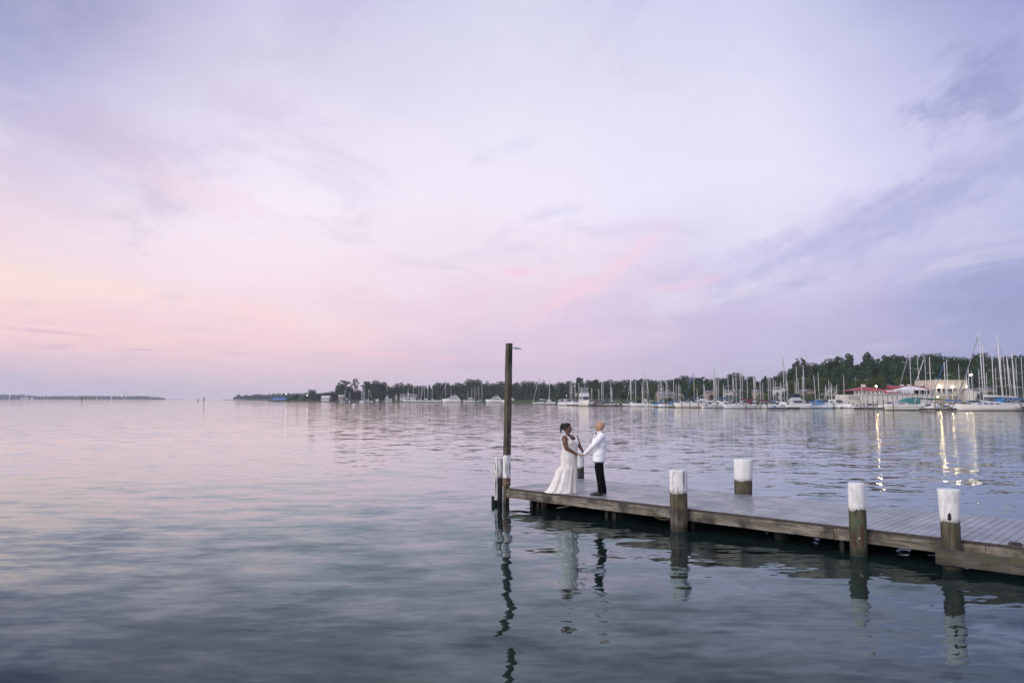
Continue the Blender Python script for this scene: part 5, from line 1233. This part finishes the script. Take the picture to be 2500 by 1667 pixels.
motorboat(2405, 2450, 205, 'express', 'white motor cruiser behind the stern half of the long sailboat', bow='left', canopy='blue')
motorboat(2455, 2530, 203, 'express', 'white cruiser with navy canopy behind the long sailboat stern', bow='left', canopy='navy')
motorboat(2497, 2560, 176, 'express', 'dark-hulled boat just entering the right edge of the picture', bow='left', hull=HN)
# schooner far left
o = empty('schooner', (col_x(306, 2300), 2300, 0), 0, 'distant two-masted schooner before the far hazy shore', 'schooner')
add_hull(o, 22, 6, 2.4, 1.8, 'sail', glossy('pale_hull', (.42, .42, .38)), 0)
for x_, y_ in ((-2.2, 948), (4.2, 957)):
    z = zpx(306, y_, 2300); mb = MB(); mb.tube([(x_, 0, 1.5), (x_, 0, z)], .28, 6); m2 = mb.build('mast', DARKM, o); mb = MB(); mb.tube([(x_, 0, 4), (x_ - 5, 0, 4.3)], .3, 6); mb.build('boom', DARKM, m2)
mb = MB(); mb.box((-2, 0, 2.6), (7, 3, 1.6)); mb.build('deckhouse', DECK, o)
# channel markers with nests
def marker(px, yt, yw, label, nest=True, grn=False):
    D = CAMH * F / (yw - 974.0) * .995; x = col_x(px, D); h = zpx(px, yt, D)
    o = empty('channel_marker', (x, D, 0), 0, label, 'channel marker', 'channel markers'); k = mpp(D)
    mb = MB(); mb.tube([(0, 0, -1), (0, 0, h * .8)], max(.16, k * (.7 if nest else 1.0)), 8); mb.build('post', simple('marker_green', (.06, .14, .10), .6) if grn else M_DARKWOOD, o)
    if nest:
        mb = MB(); mb.box((0, 0, h * .62), (k * 4, .2, k * 2.6)); mb.build('daymark', simple('marker_red', (.25, .05, .05), .7), o)
        mb = MB(); mb.sphere((0, 0, h * .86), (k * 2.6, k * 2, k * 1.3), 8, 5); mb.build('nest', M_DARKWOOD, o)
    else: mb = MB(); mb.box((0, 0, h * .75), (k * 2.2, .2, k * 2.2)); mb.build('daymark', simple('marker_green', (.06, .14, .10)), o)
marker(200, 969, 979, 'small channel post with dark nest before the far left shore')
marker(498, 969.5, 985.5, 'taller channel post with dark nest left of the distant point')
marker(484, 972, 980, 'short green channel post beside the taller nest post', False, True)
marker(928, 990, 998.5, 'short lone marker stake in the open water near the far marina', False)
# --- floating docks and their posts
M_DOCK = simple('dock_boards', (.17, .14, .11), .85, .2, 2)
def dock(pa, pb, Da, Db, label, z=.45, w_=1.6):
    a = Vector((col_x(pa, Da), Da, z)); b = Vector((col_x(pb, Db), Db, z)); m_ = (a + b) / 2
    o = empty('floating_dock', (m_.x, m_.y, 0), math.atan2(b.y - a.y, b.x - a.x), label, 'dock', 'floating docks'); l = (b - a).length
    mb = MB(); mb.box((0, 0, z), (l, w_, .10)); mb.build('deck_boards', M_DOCK, o)
    mb = MB(); mb.box((0, 0, z - .22), (l - .1, w_ - .2, .34)); mb.build('float', BOOT, o)
    return o
dock(1287, 1362, 400, 372, 'thin brown dock at the far left end of the right marina'); dock(1362, 1412, 345, 312, 'brown dock in front of the two grey-canopied cruisers'); dock(1440, 1520, 297, 291, 'dock lined with closely set posts right of the sport boat', .6)
dock(1600, 1650, 262, 252, 'low dock in front of the long tan house'); dock(1875, 1950, 213, 213, 'low floating dock under the open-cockpit cruiser'); dock(1978, 2092, 237, 229, 'dark low dock left of the terrace boats', .5)
dock(2084, 2125, 213, 212, 'short finger dock below the terrace, left', .4, 1.2); dock(2122, 2160, 209, 208, 'short finger dock below the terrace, right', .4, 1.2); dock(2246, 2346, 184, 183, 'grey dock between the teal-canopied cruiser and the long sailboat', .5)
dock(980, 1082, 660, 655, 'far dock in front of the low white cruisers', .5); dock(862, 978, 705, 690, 'far dock left of the low white cruisers', .5)
M_POST = simple('dock_post', (.19, .15, .11), .85, .25, 2)
POSTS = [(px, 982, 17) for px in (1289, 1300, 1309, 1327, 1338, 1345)] + [(px, 983, 14) for px in (1364, 1374, 1385, 1400)] + [(px, 979, 2) for px in (1443, 1451, 1454.5, 1463, 1470, 1477, 1486, 1494, 1503, 1512, 1518)] + \
 [(px, 982, 3) for px in (1545, 1576, 1584, 1607, 1625, 1633, 1644)] + [(px, 982, 3) for px in (1664.5, 1684, 1705, 1725.5, 1749.5, 1773, 1797, 1820, 1845)] + [(1873, 980, 2), (1855, 980, -6)] + \
 [(1989, 979, 10), (1999, 982, 8), (2014, 980, 11), (2065, 982, 10), (2072, 980, 9), (2101, 978, 16), (2109, 980, 18), (2117, 979, 17), (2132, 979, 18), (2141, 978, 17), (2156.5, 976, 8), (2180, 979, 4), (2250, 990, 5), (2282, 982, 5), (2297, 989, 4), (2303, 977, 5), (2317, 985, 4), (2492.5, 984, 3)]
PS = [(0, 1360, 'at the left dock end'), (1360, 1420, 'before the grey-canopied cruisers'), (1420, 1530, 'right of the sport boat'), (1530, 1655, 'left of the large express cruiser'), (1655, 1735, 'before the large express cruiser'), (1735, 1900, 'before the maroon-covered sailboat'), (1900, 2040, 'below the white gabled house'), (2040, 2165, 'below the pavilion'), (2165, 2240, 'before the teal-canopied cruiser'), (2240, 2400, 'between the cruiser and long sailboat'), (2400, 2600, 'at the long sailboat stern')]
cn = {}; proto = None
for px, yt, off in sorted(POSTS) :
    W_ = where(px, PS); cn[W_] = cn.get(W_, 0) + 1
    D = DF(px) - off; h = zpx(px, yt, D)
    mb = MB(); r_ = .12 if D > 260 else .14
    mb.tube([(0, 0, -1), (0, 0, h * .5), (0, 0, h)], [r_ * 1.05, r_, r_ * .92], 8); o = mb.build('dock_post', M_POST); o.location = (col_x(px, D), D, 0)
    tag(o, '%s brown mooring post from the left %s' % (ORD[cn[W_] - 1], W_), 'post', 'mooring posts')
o = None; D = 232; mb = MB(); mb.tube([(0, 0, -1), (0, 0, zpx(2040, 975, D))], .30, 10); o = mb.build('dock_post', M_POST); o.location = (col_x(2040, D), D, 0); tag(o, 'extra thick brown mooring post below the white gabled house', 'post', 'mooring posts')
for i in range(26):
    px = 864 + i * 8.6 + (8 if i > 12 else 0); D = (702 if px < 980 else 652) + 4; mb = MB(); mb.tube([(0, 0, -1), (0, 0, 1.8 + rng.uniform(-.3, .5))], .17, 6); o = mb.build('dock_post', M_POST); o.location = (col_x(px, D), D, 0)
    tag(o, '%s tiny grey mooring post along the far dock %s the lodge' % (ORD[i if i < 13 else i - 13], 'left of' if i < 13 else 'right of'), 'post', 'far marina posts')
# dock box on the far dock
o = empty('dock_box', (col_x(921, 692), 692, .5), 0, 'white box standing on the far dock left of the houseboat', 'box'); mb = MB(); mb.box((0, 0, .95), (2.6, 1.6, 1.9)); mb.build('box_body', DECK, o); mb = MB(); mb.prism([(-1.4, -.9, 1.9), (-1.4, .9, 1.9), (-1.4, 0, 2.25)], (2.8, 0, 0)); mb.build('lid', DECK, o)
# ------------------------------------------------------------------ the couple
def skin_fn(c1, c2):
    def fn(t, b):
        co = t.new('ShaderNodeTexCoord').outputs['Object']
        t.inp(b.inputs['Base Color'], t.mix(t.mr(t.noise(co, 9, 4, .6), .35, .65), c1, c2))
        b.inputs['Roughness'].default_value = .42; b.inputs['Specular IOR Level'].default_value = .5
        b.inputs['Subsurface Weight'].default_value = .05
    return fn
SK_W = mat('deep_brown_skin', skin_fn((.115, .050, .036), (.165, .075, .052)))
SK_M = mat('tan_skin', skin_fn((.35, .195, .12), (.43, .25, .155)))
M_HAIR = simple('black_hair', (.008, .007, .009), .6, .4, 40, 0, .3, .6)
M_JACKET = mat('white_jacket', lambda t, b: (t.inp(b.inputs['Base Color'], t.mix(t.noise(t.new('ShaderNodeTexCoord').outputs['Object'], 4, 3), (.80, .81, .84), (.86, .86, .88))), b.inputs['Roughness'].__setattr__('default_value', .75), t.inp(b.inputs['Normal'], t.bump(t.noise(t.vm('MULTIPLY', t.new('ShaderNodeTexCoord').outputs['Object'], (1, 1, .45)), 9, 3, .5, 1.2), .55, .03))))
M_TROUSER = simple('black_trousers', (.006, .006, .008), .95, .4, 12, 0, .08, .4)
M_SATIN = simple('black_satin', (.008, .008, .010), .3)
M_SHOE = simple('black_patent_shoe', (.008, .008, .009), .15, .1, 2, 0, .7)
def lace_fn(t, b):
    co = t.new('ShaderNodeTexCoord').outputs['Object']
    v = t.voronoi(t.vm('ADD', co, t.vm('SCALE', t.noise(co, 14, 3, .6, out='Color'))), 11, feature='DISTANCE_TO_EDGE')
    l = t.mr(v, .02, .12, 1, 0); n = t.noise(co, 17, 5, .7, 1.5)
    pat = t.m('MAXIMUM', l, t.mr(n, .50, .60))
    z = t.sep(co)[2]
    pat = t.m('MULTIPLY', pat, t.mr(t.noise(co, 5, 3), .30, .52, .35, 1.0))
    c = t.mix(pat, (.60, .55, .50), (.90, .885, .86))
    t.inp(b.inputs['Base Color'], c); b.inputs['Roughness'].default_value = .8
    t.inp(b.inputs['Normal'], t.bump(pat, .5, .006))
M_LACE = mat('ivory_lace', lace_fn)

def blobmesh(name, parts, m_, parent, vox=.006, smooth=3, fac=.5):
    """one continuous skin grown over a set of tapered capsules and ellipsoids"""
    mb = MB()
    for p in parts:
        if p[0] == 'c': mb.tube([p[1], *p[3:]] if False else p[1], p[2], 14, flat=p[3] if len(p) > 3 else 1.0); [mb.sphere(q, r_, 12, 8) for q, r_ in zip(p[1], p[2])] if len(p) < 4 else None
        else: mb.sphere(p[1], p[2], 16, 12, p[3] if len(p) > 3 else None)
    o = mb.build(name, m_, None, fix=True)
    md = o.modifiers.new('r', 'REMESH'); md.mode = 'VOXEL'; md.voxel_size = vox; md.use_smooth_shade = True
    s_ = o.modifiers.new('s', 'SMOOTH'); s_.factor = fac; s_.iterations = smooth
    dg = bpy.context.evaluated_depsgraph_get(); dg.update()
    me = bpy.data.meshes.new_from_object(o.evaluated_get(dg)); me.name = name
    old = o.data; o.modifiers.clear(); o.data = me; bpy.data.meshes.remove(old)
    for p in me.polygons: p.use_smooth = True
    if not me.materials: me.materials.append(m_)
    o.parent = parent; return o
V = Vector
# local frame of each figure: x to the right in the picture, y away from the camera, z up from the deck
def figure(px, py, label):
    p = on_z(px, py, DZ); o = empty('person', p, 0, label, 'person'); return o, p
def loc(P, px, py, dy=0.):
    q = at_y(px, py, P.y + dy); return V((q.x - P.x, dy, q.z - P.z))
def hand(base, dirv, up, side, curl=.6, s=1.0):
    """palm, four bent fingers and a thumb as capsules; side=+1/-1 puts the thumb"""
    d_ = V(dirv).normalized(); u = V(up); u = (u - d_ * u.dot(d_)).normalized(); w_ = d_.cross(u) * side; parts = []
    b = V(base)
    for k in (-1, -.33, .33, 1):
        parts.append(('c', [b + w_ * (.018 * k * s), b + d_ * .085 * s + w_ * (.030 * k * s)], [.016 * s, .013 * s]))
    for k, ln in zip((-1, -.33, .33, 1), (.062, .074, .070, .054)):
        a0 = b + d_ * .088 * s + w_ * (.030 * k * s)
        a1 = a0 + (d_ * math.cos(curl) - u * math.sin(curl)) * ln * .5 * s
        a2 = a1 + (d_ * math.cos(curl * 2.2) - u * math.sin(curl * 2.2)) * ln * .5 * s
        parts.append(('c', [a0, a1, a2], [.0105 * s, .0095 * s, .008 * s]))
    t0 = b + d_ * .025 * s + w_ * .034 * s; t1 = t0 + (d_ * .7 + w_ * .6 - u * .3).normalized() * .035 * s; t2 = t1 + (d_ * .9 + w_ * .1 - u * .4).normalized() * .030 * s
    parts.append(('c', [t0, t1, t2], [.013 * s, .011 * s, .009 * s])); return parts
def head(c, f, tilt=0., s=1.0, bald=False):
    """head centred on c, looking along horizontal direction f"""
    f = V(f).normalized(); u = V((0, 0, 1)); r_ = f.cross(u).normalized()
    if tilt: q = Matrix.Rotation(tilt, 3, r_); f, u = q @ f, q @ u
    M = Matrix((f, r_, u)).transposed(); c = V(c); P = lambda a, b, z: c + f * a * s + r_ * b * s + u * z * s
    e = lambda a, b, z, rx, ry, rz: ('e', P(a, b, z), (rx * s, ry * s, rz * s), M)
    pr = [e(-.012, 0, .035, .098, .077, .088), e(.030, 0, -.030, .066, .060, .082), e(.060, 0, -.082, .030, .034, .026), e(.020, 0, -.075, .055, .052, .040),
          e(.100, 0, -.018, .016, .012, .022), e(.112, 0, -.030, .014, .013, .011), e(.090, 0, .020, .010, .012, .03), e(.080, 0, .030, .018, .050, .014),
          e(.088, 0, -.058, .013, .024, .008), e(.085, 0, -.070, .013, .021, .008)]
    for sg in (-1, 1):
        pr += [e(.062, sg * .036, -.020, .028, .024, .026), e(-.012, sg * .079, -.018, .020, .009, .032), e(.084, sg * .030, .006, .010, .013, .008)]
    return pr, P, M
# ---------------- the woman
wo_, PWm = figure(1388, 1201.5, 'woman in a sleeveless ivory lace wedding gown with train, dark hair pinned up')
L_ = lambda u, v, dy=0.: loc(PWm, 1180 + u / 5.6, 980 + v / 5.6, dy)
hc = L_(1152, 362, .0)
hp, HP, HM = head(hc, (math.cos(R(18)), -math.sin(R(18)), 0), 0.02, 1.03)
phi = R(48); fw = V((math.cos(phi), -math.sin(phi), 0)); rt = V((-math.sin(phi), -math.cos(phi), 0))     # chest direction and her right side
ch = L_(1175, 520, .02)
shR = L_(1112, 498, -.13); shL = L_(1262, 500, .15)
elR = L_(1135, 640, -.17); wrR = L_(1280, 720, -.12); hR = L_(1330, 730, -.115)
elL = L_(1318, 612, .12); wrL = L_(1362, 682, .08); hL = L_(1402, 712, .07)
bd = [*hp, ('c', [hc + V((-.02, .0, -.06)), L_(1160, 452, .0), L_(1165, 480, .02)], [.052, .055, .075])]
Mz = Matrix.Rotation(-phi, 3, 'Z')
bd += [('e', L_(1168, 500, .02), (.10, .185, .085), Mz), ('e', L_(1172, 560, .02), (.115, .155, .13), Mz), ('e', L_(1180, 640, .02), (.105, .13, .14), Mz), ('e', L_(1175, 740, .02), (.13, .14, .14), Mz)]
for sg in (-1, 1): bd.append(('e', L_(1195, 562, 0) + rt * (sg * .085) + fw * .066, (.066, .064, .066), Mz))
bd += [('c', [shR, shR * .45 + elR * .55 + V((-.012, 0, .0)), elR], [.074, .066, .050]), ('c', [elR, elR * .6 + wrR * .4, wrR], [.050, .046, .030]),
       ('c', [shL, shL * .5 + elL * .5, elL], [.066, .058, .046]), ('c', [elL, elL * .6 + wrL * .4, wrL], [.046, .042, .028])]
# arms' legs stay under the gown: thighs and calves down to the deck
bd += [('c', [L_(1150, 800, -.04), L_(1160, 1000, -.05), L_(1165, 1215, -.05)], [.075, .06, .045]), ('c', [L_(1200, 800, .08), L_(1210, 1000, .07), L_(1220, 1215, .05)], [.075, .06, .045])]
bd += hand(wrR, hR - wrR, (0, 0, 1), 1, .75, .98) + hand(wrL, hL - wrL, (0, 0, 1), -1, .75, .95)
blobmesh('body', bd, SK_W, wo_, .0055, 2)
# hair: cap, bun and a loose curl
hm = [('e', HP(-.022, 0, .045), (.104, .088, .092), HM), ('e', HP(-.055, 0, .0), (.072, .082, .085), HM), ('e', HP(.035, 0, .085), (.050, .060, .040), HM),
      ('e', HP(-.135, .0, .045), (.058, .055, .062), HM), ('e', HP(-.165, -.02, .01), (.036, .034, .05), HM), ('e', HP(-.12, .02, .09), (.045, .04, .036), HM),
      ('c', [HP(-.165, -.02, 0), HP(-.185, -.03, -.06), HP(-.175, -.03, -.105), HP(-.19, -.03, -.135)], [.024, .020, .016, .007]), ('c', [HP(-.15, .02, 0), HP(-.155, .02, -.07), HP(-.16, .02, -.10)], [.018, .012, .006])]
hr = blobmesh('hair', hm, M_HAIR, wo_, .006, 1)
# keep the face clear: push hair off the front of the head
for v_ in hr.data.vertices:
    q = HM.transposed() @ (v_.co - hc)
    if q.x > .045 and q.z < .075: v_.co -= HM @ V(((q.x - .045) * .9, 0, 0))
# gown: rings from bust to hem following the silhouette
ZT = [ # v(height), left u, right u, depth half-width factor, lace fold amplitude
 (522, 1085, 1284, .38, .000), (540, 1070, 1292, .40, .000), (560, 1062, 1298, .44, .002), (590, 1070, 1300, .44, .002), (620, 1080, 1292, .44, .002), (655, 1080, 1288, .44, .002), (700, 1066, 1290, .46, .003), (750, 1056, 1290, .50, .004), (800, 1056, 1288, .50, .005), (850, 1061, 1286, .50, .007),
 (880, 1056, 1286, .50, .009), (905, 1034, 1286, .50, .011), (928, 1002, 1286, .50, .013), (950, 986, 1287, .50, .016), (1000, 980, 1288, .50, .020), (1060, 954, 1290, .50, .026), (1120, 928, 1292, .52, .032), (1170, 905, 1296, .52, .036), (1205, 878, 1300, .52, .040), (1228, 850, 1303, .52, .042), (1238, 832, 1305, .52, .043)]
mb = MB(); rings = []; NR = 72; z_hem = 0.004
for i, (v, ul, ur, dep, am) in enumerate(ZT):
    a = L_(ul, v); b = L_(ur, v); cx_ = (a.x + b.x) / 2; hw_ = (b.x - a.x) / 2; z = max(z_hem, a.z) if i < len(ZT) - 1 else z_hem
    if i == len(ZT) - 2: z = max(z, .02)
    fr = i / (len(ZT) - 1); ring = []
    for k in range(NR):
        t_ = 2 * math.pi * k / NR; c_, s_ = math.cos(t_), math.sin(t_)
        fold = am * (math.sin(11 * t_ + 2.2 * fr) * .55 + math.sin(17 * t_ + 1.3) * .3 + math.sin(6 * t_ - 3 * fr) * .4)
        dph = min(hw_ * (.78 if fr < .45 else .74), .17 + .22 * max(0, fr - .4) * 1.9)
        x = cx_ + (hw_ + fold * .5) * c_; y = (dph + fold) * s_ + .02
        # bust to the right-front, hip to the back
        if fr < .25: x += 0; y += -.02
        zz = z + (.0 if fr < .95 else 0.004 * math.sin(13 * t_))
        ring.append(V((x, y, zz)))
    rings.append(ring)
# neckline: V at the front, higher under the arms and at the back
for k in range(NR):
    t_ = 2 * math.pi * k / NR; dirn = V((math.cos(t_), math.sin(t_), 0)); al = dirn.dot(fw)
    p = rings[0][k]; p.z += .03 * (1 - al) * .5 - .055 * max(0, al - .70) * 3.3
mb.loft(rings, cap=False); g = mb.build('gown', M_LACE, wo_)
sm_ = g.modifiers.new('sub', 'SUBSURF'); sm_.levels = 1; sm_.render_levels = 1
# bodice cups and shoulder straps
bp = []
for sg in (-1, 1): bp.append(('e', L_(1197, 560, 0) + rt * (sg * .088) + fw * .076, (.086, .086, .080), Mz))
for sg, top, wd_ in ((1, L_(1108, 462, -.10), .022), (-1, L_(1225, 452, .12), .020)):
    b0 = L_(1195, 545, 0) + rt * (sg * .10) + fw * .135
    m1_ = b0 * .45 + top * .55 + fw * .045
    bp.append(('c', [b0 + V((0, 0, -.02)), m1_, top + fw * .02 + V((0, 0, .012)), top - fw * .06 + V((0, 0, -.01)), top - fw * .13 + V((.0, 0, -.12))], [.040, .024, wd_ * .8, wd_ * .8, .025]))
bo = blobmesh('bodice', bp, M_LACE, wo_, .006, 2)
mb = MB(); mb.tube([L_(1150, 462, -.07), L_(1185, 482, -.09), L_(1205, 486, -.08), L_(1215, 470, -.03)], .004, 5); mb.build('necklace', M_STEEL, wo_)

# ---------------- the man
mo, PMn = figure(1464, 1207.5, 'bald man in a white dinner jacket and black trousers facing the woman')
K_ = lambda u, v, dy=0.: loc(PMn, 1180 + u / 5.6, 980 + v / 5.6, dy)
hc2 = K_(1592, 345, .0)
hp2, HP2, HM2 = head(hc2, (-math.cos(R(12)), math.sin(R(12)), 0), 0.04, 1.06)
bd = [*hp2, ('e', HP2(-.018, 0, .030), (.108, .082, .098), HM2), ('c', [K_(1600, 385, .0), K_(1602, 430, .0)], [.060, .066])]
sl, sr = K_(1618, 470, -.19), K_(1560, 472, .19)          # near (left) shoulder, far (right) shoulder
el_, er_ = K_(1512, 592, -.22), K_(1500, 610, .17)
wl, wr_ = K_(1386, 716, -.02), K_(1446, 697, .16)
hl_, hr_ = K_(1345, 744, -.01), K_(1402, 728, .15)
bd += [('e', K_(1605, 520, 0), (.12, .19, .16)), ('e', K_(1590, 700, 0), (.11, .14, .20)), ('e', K_(1582, 810, 0), (.10, .13, .10)),
       ('c', [sl, el_, wl], [.055, .042, .027]), ('c', [sr, er_, wr_], [.055, .042, .027])]
bd += [('c', [K_(1580, 850, -.09), K_(1592, 1020, -.10), K_(1620, 1225, -.12)], [.08, .05, .038]), ('c', [K_(1600, 850, .09), K_(1615, 1020, .09), K_(1650, 1215, .09)], [.08, .05, .038])]
bd += hand(wl, hl_ - wl, (0, 0, -1), 1, .7, 1.04) + hand(wr_, hr_ - wr_, (0, 0, -1), -1, .7, 1.02)
blobmesh('body', bd, SK_M, mo, .0055, 2)
jk = [('e', K_(1612, 468, 0), (.105, .175, .075)), ('e', K_(1612, 520, 0), (.145, .205, .14)), ('e', K_(1604, 590, 0), (.150, .19, .16)), ('e', K_(1597, 660, 0), (.148, .178, .16)), ('e', K_(1590, 720, 0), (.140, .17, .14)),
      ('c', [K_(1606, 456, 0), K_(1606, 485, 0)], [.082, .13]),
      ('c', [sl + V((.0, .01, 0)), sl * .5 + el_ * .5, el_], [.088, .076, .064]), ('c', [el_, el_ * .5 + wl * .5, wl], [.064, .056, .044]),
      ('c', [sr, sr * .5 + er_ * .5, er_], [.086, .074, .062]), ('c', [er_, er_ * .5 + wr_ * .5, wr_ + (er_ - wr_) * .05], [.062, .054, .043])]
# skirt of the jacket as short flat-bottomed drum
mb2 = [(640, 1508, 1682, .17), (700, 1500, 1676, .175), (760, 1495, 1668, .18), (800, 1494, 1662, .185), (828, 1496, 1657, .185)]
jo = blobmesh('jacket', jk, M_JACKET, mo, .0065, 3)
mb = MB(); rings = []
for v, ul, ur, dp in mb2:
    a = K_(ul, v); b = K_(ur, v)
    rings.append([V(((a.x + b.x) / 2 + (b.x - a.x) / 2 * math.copysign(abs(math.cos(t_)) ** .8, math.cos(t_)) * (1 + .012 * math.sin(9 * t_)), dp * math.sin(t_) * (1 + .02 * math.sin(7 * t_)), a.z)) for t_ in [2 * math.pi * k / 48 for k in range(48)]])
rings.append([V((p.x * .97 + rings[-1][0].x * .0, p.y * .95, p.z + .03)) for p in rings[-1]])
mb.loft(rings, cap=False); mb.build('jacket_skirt', M_JACKET, mo)
# the flap seam of the back vent and pocket
mb = MB(); mb.box(tuple(K_(1575, 735, -.186)), (.13, .012, .022), .1); mb.build('pocket_flap', M_JACKET, jo)
mb = MB(); ctr = K_(1597, 414, 0); mb.tube([ctr + V((.066 * math.cos(R(a)), .068 * math.sin(R(a)), .010 * math.cos(R(a)))) for a in range(0, 361, 24)], .015, 8); mb.build('shirt_collar', simple('white_shirt', (.82, .82, .84), .7), mo)
lap = []
for k in range(13):
    a = R(-100 + k * 200 / 12); lap.append(K_(1604, 424, 0) + V((.078 * math.cos(a), .082 * math.sin(a), .012 * math.cos(a))))
mb = MB(); mb.tube(lap, [.008] + [.014] * 11 + [.008], 8); mb.build('black_collar', M_SATIN, mo)
mb = MB(); mb.tube([K_(1556, 430, -.07), K_(1534, 465, -.07), K_(1524, 500, -.05)], [.010, .014, .006], 6, flat=.5); mb.tube([K_(1548, 430, .05), K_(1528, 475, .05), K_(1520, 505, .03)], [.010, .014, .006], 6, flat=.5); mb.build('lapel', M_SATIN, mo)
bt = K_(1535, 432, .0)
mb = MB(); mb.sphere(bt + V((0, -.028, 0)), (.012, .030, .018), 8, 6); mb.sphere(bt + V((0, .028, 0)), (.012, .030, .018), 8, 6); mb.build('bow_tie', M_SATIN, mo)
tr = [('c', [K_(1578, 815, -.075), K_(1575, 900, -.085), K_(1585, 1010, -.10), K_(1598, 1110, -.115), K_(1604, 1222, -.125)], [.098, .100, .086, .076, .074]),
      ('c', [K_(1592, 815, .075), K_(1590, 900, .085), K_(1608, 1010, .09), K_(1630, 1110, .095), K_(1648, 1215, .10)], [.098, .100, .086, .076, .070]), ('e', K_(1582, 815, 0), (.11, .14, .09))]
blobmesh('trousers', tr, M_TROUSER, mo, .007, 3)
for (hx, tx, v, dy, nm) in ((1622, 1472, 1262, -.125, 1), (1668, 1560, 1250, .10, 2)):
    h_, t_ = K_(hx, v, dy), K_(tx, v, dy); h_.z = t_.z = .042
    L2 = (t_ - h_).length; d2 = (t_ - h_).normalized()
    if nm == 2: t_ = h_ + d2 * .27
    sp = [('c', [h_, h_ * .5 + t_ * .5 + V((0, 0, -.002)), t_ + V((0, 0, -.012))], [.040, .040, .030]), ('e', h_ + V((-.03, 0, .035)), (.055, .040, .04)), ('e', t_ * .8 + h_ * .2 + V((0, 0, -.008)), (.07, .044, .030)), ('e', h_ * .75 + t_ * .25 + V((0, 0, .012)), (.07, .04, .045))]
    sh = blobmesh('shoe', sp, M_SHOE, mo, .006, 2)
    for v_ in sh.data.vertices: v_.co.z = max(v_.co.z, .006)
# ------------------------------------------------------------------ air
mb = MB(); mb.box((-1200, 3180, 29), (10600, 6460, 62)); hz = mb.build('haze', None); tag(hz, kind='stuff')
hm = bpy.data.materials.new('haze'); hm.use_nodes = True; t = NT(hm.node_tree); t.n.clear()
pv = t.new('ShaderNodeVolumePrincipled'); pv.inputs['Color'].default_value = (.90, .92, 1, 1); pv.inputs['Density'].default_value = .00011; pv.inputs['Anisotropy'].default_value = 0
t.l.new(pv.outputs[0], t.new('ShaderNodeOutputMaterial').inputs['Volume']); hz.data.materials.append(hm)
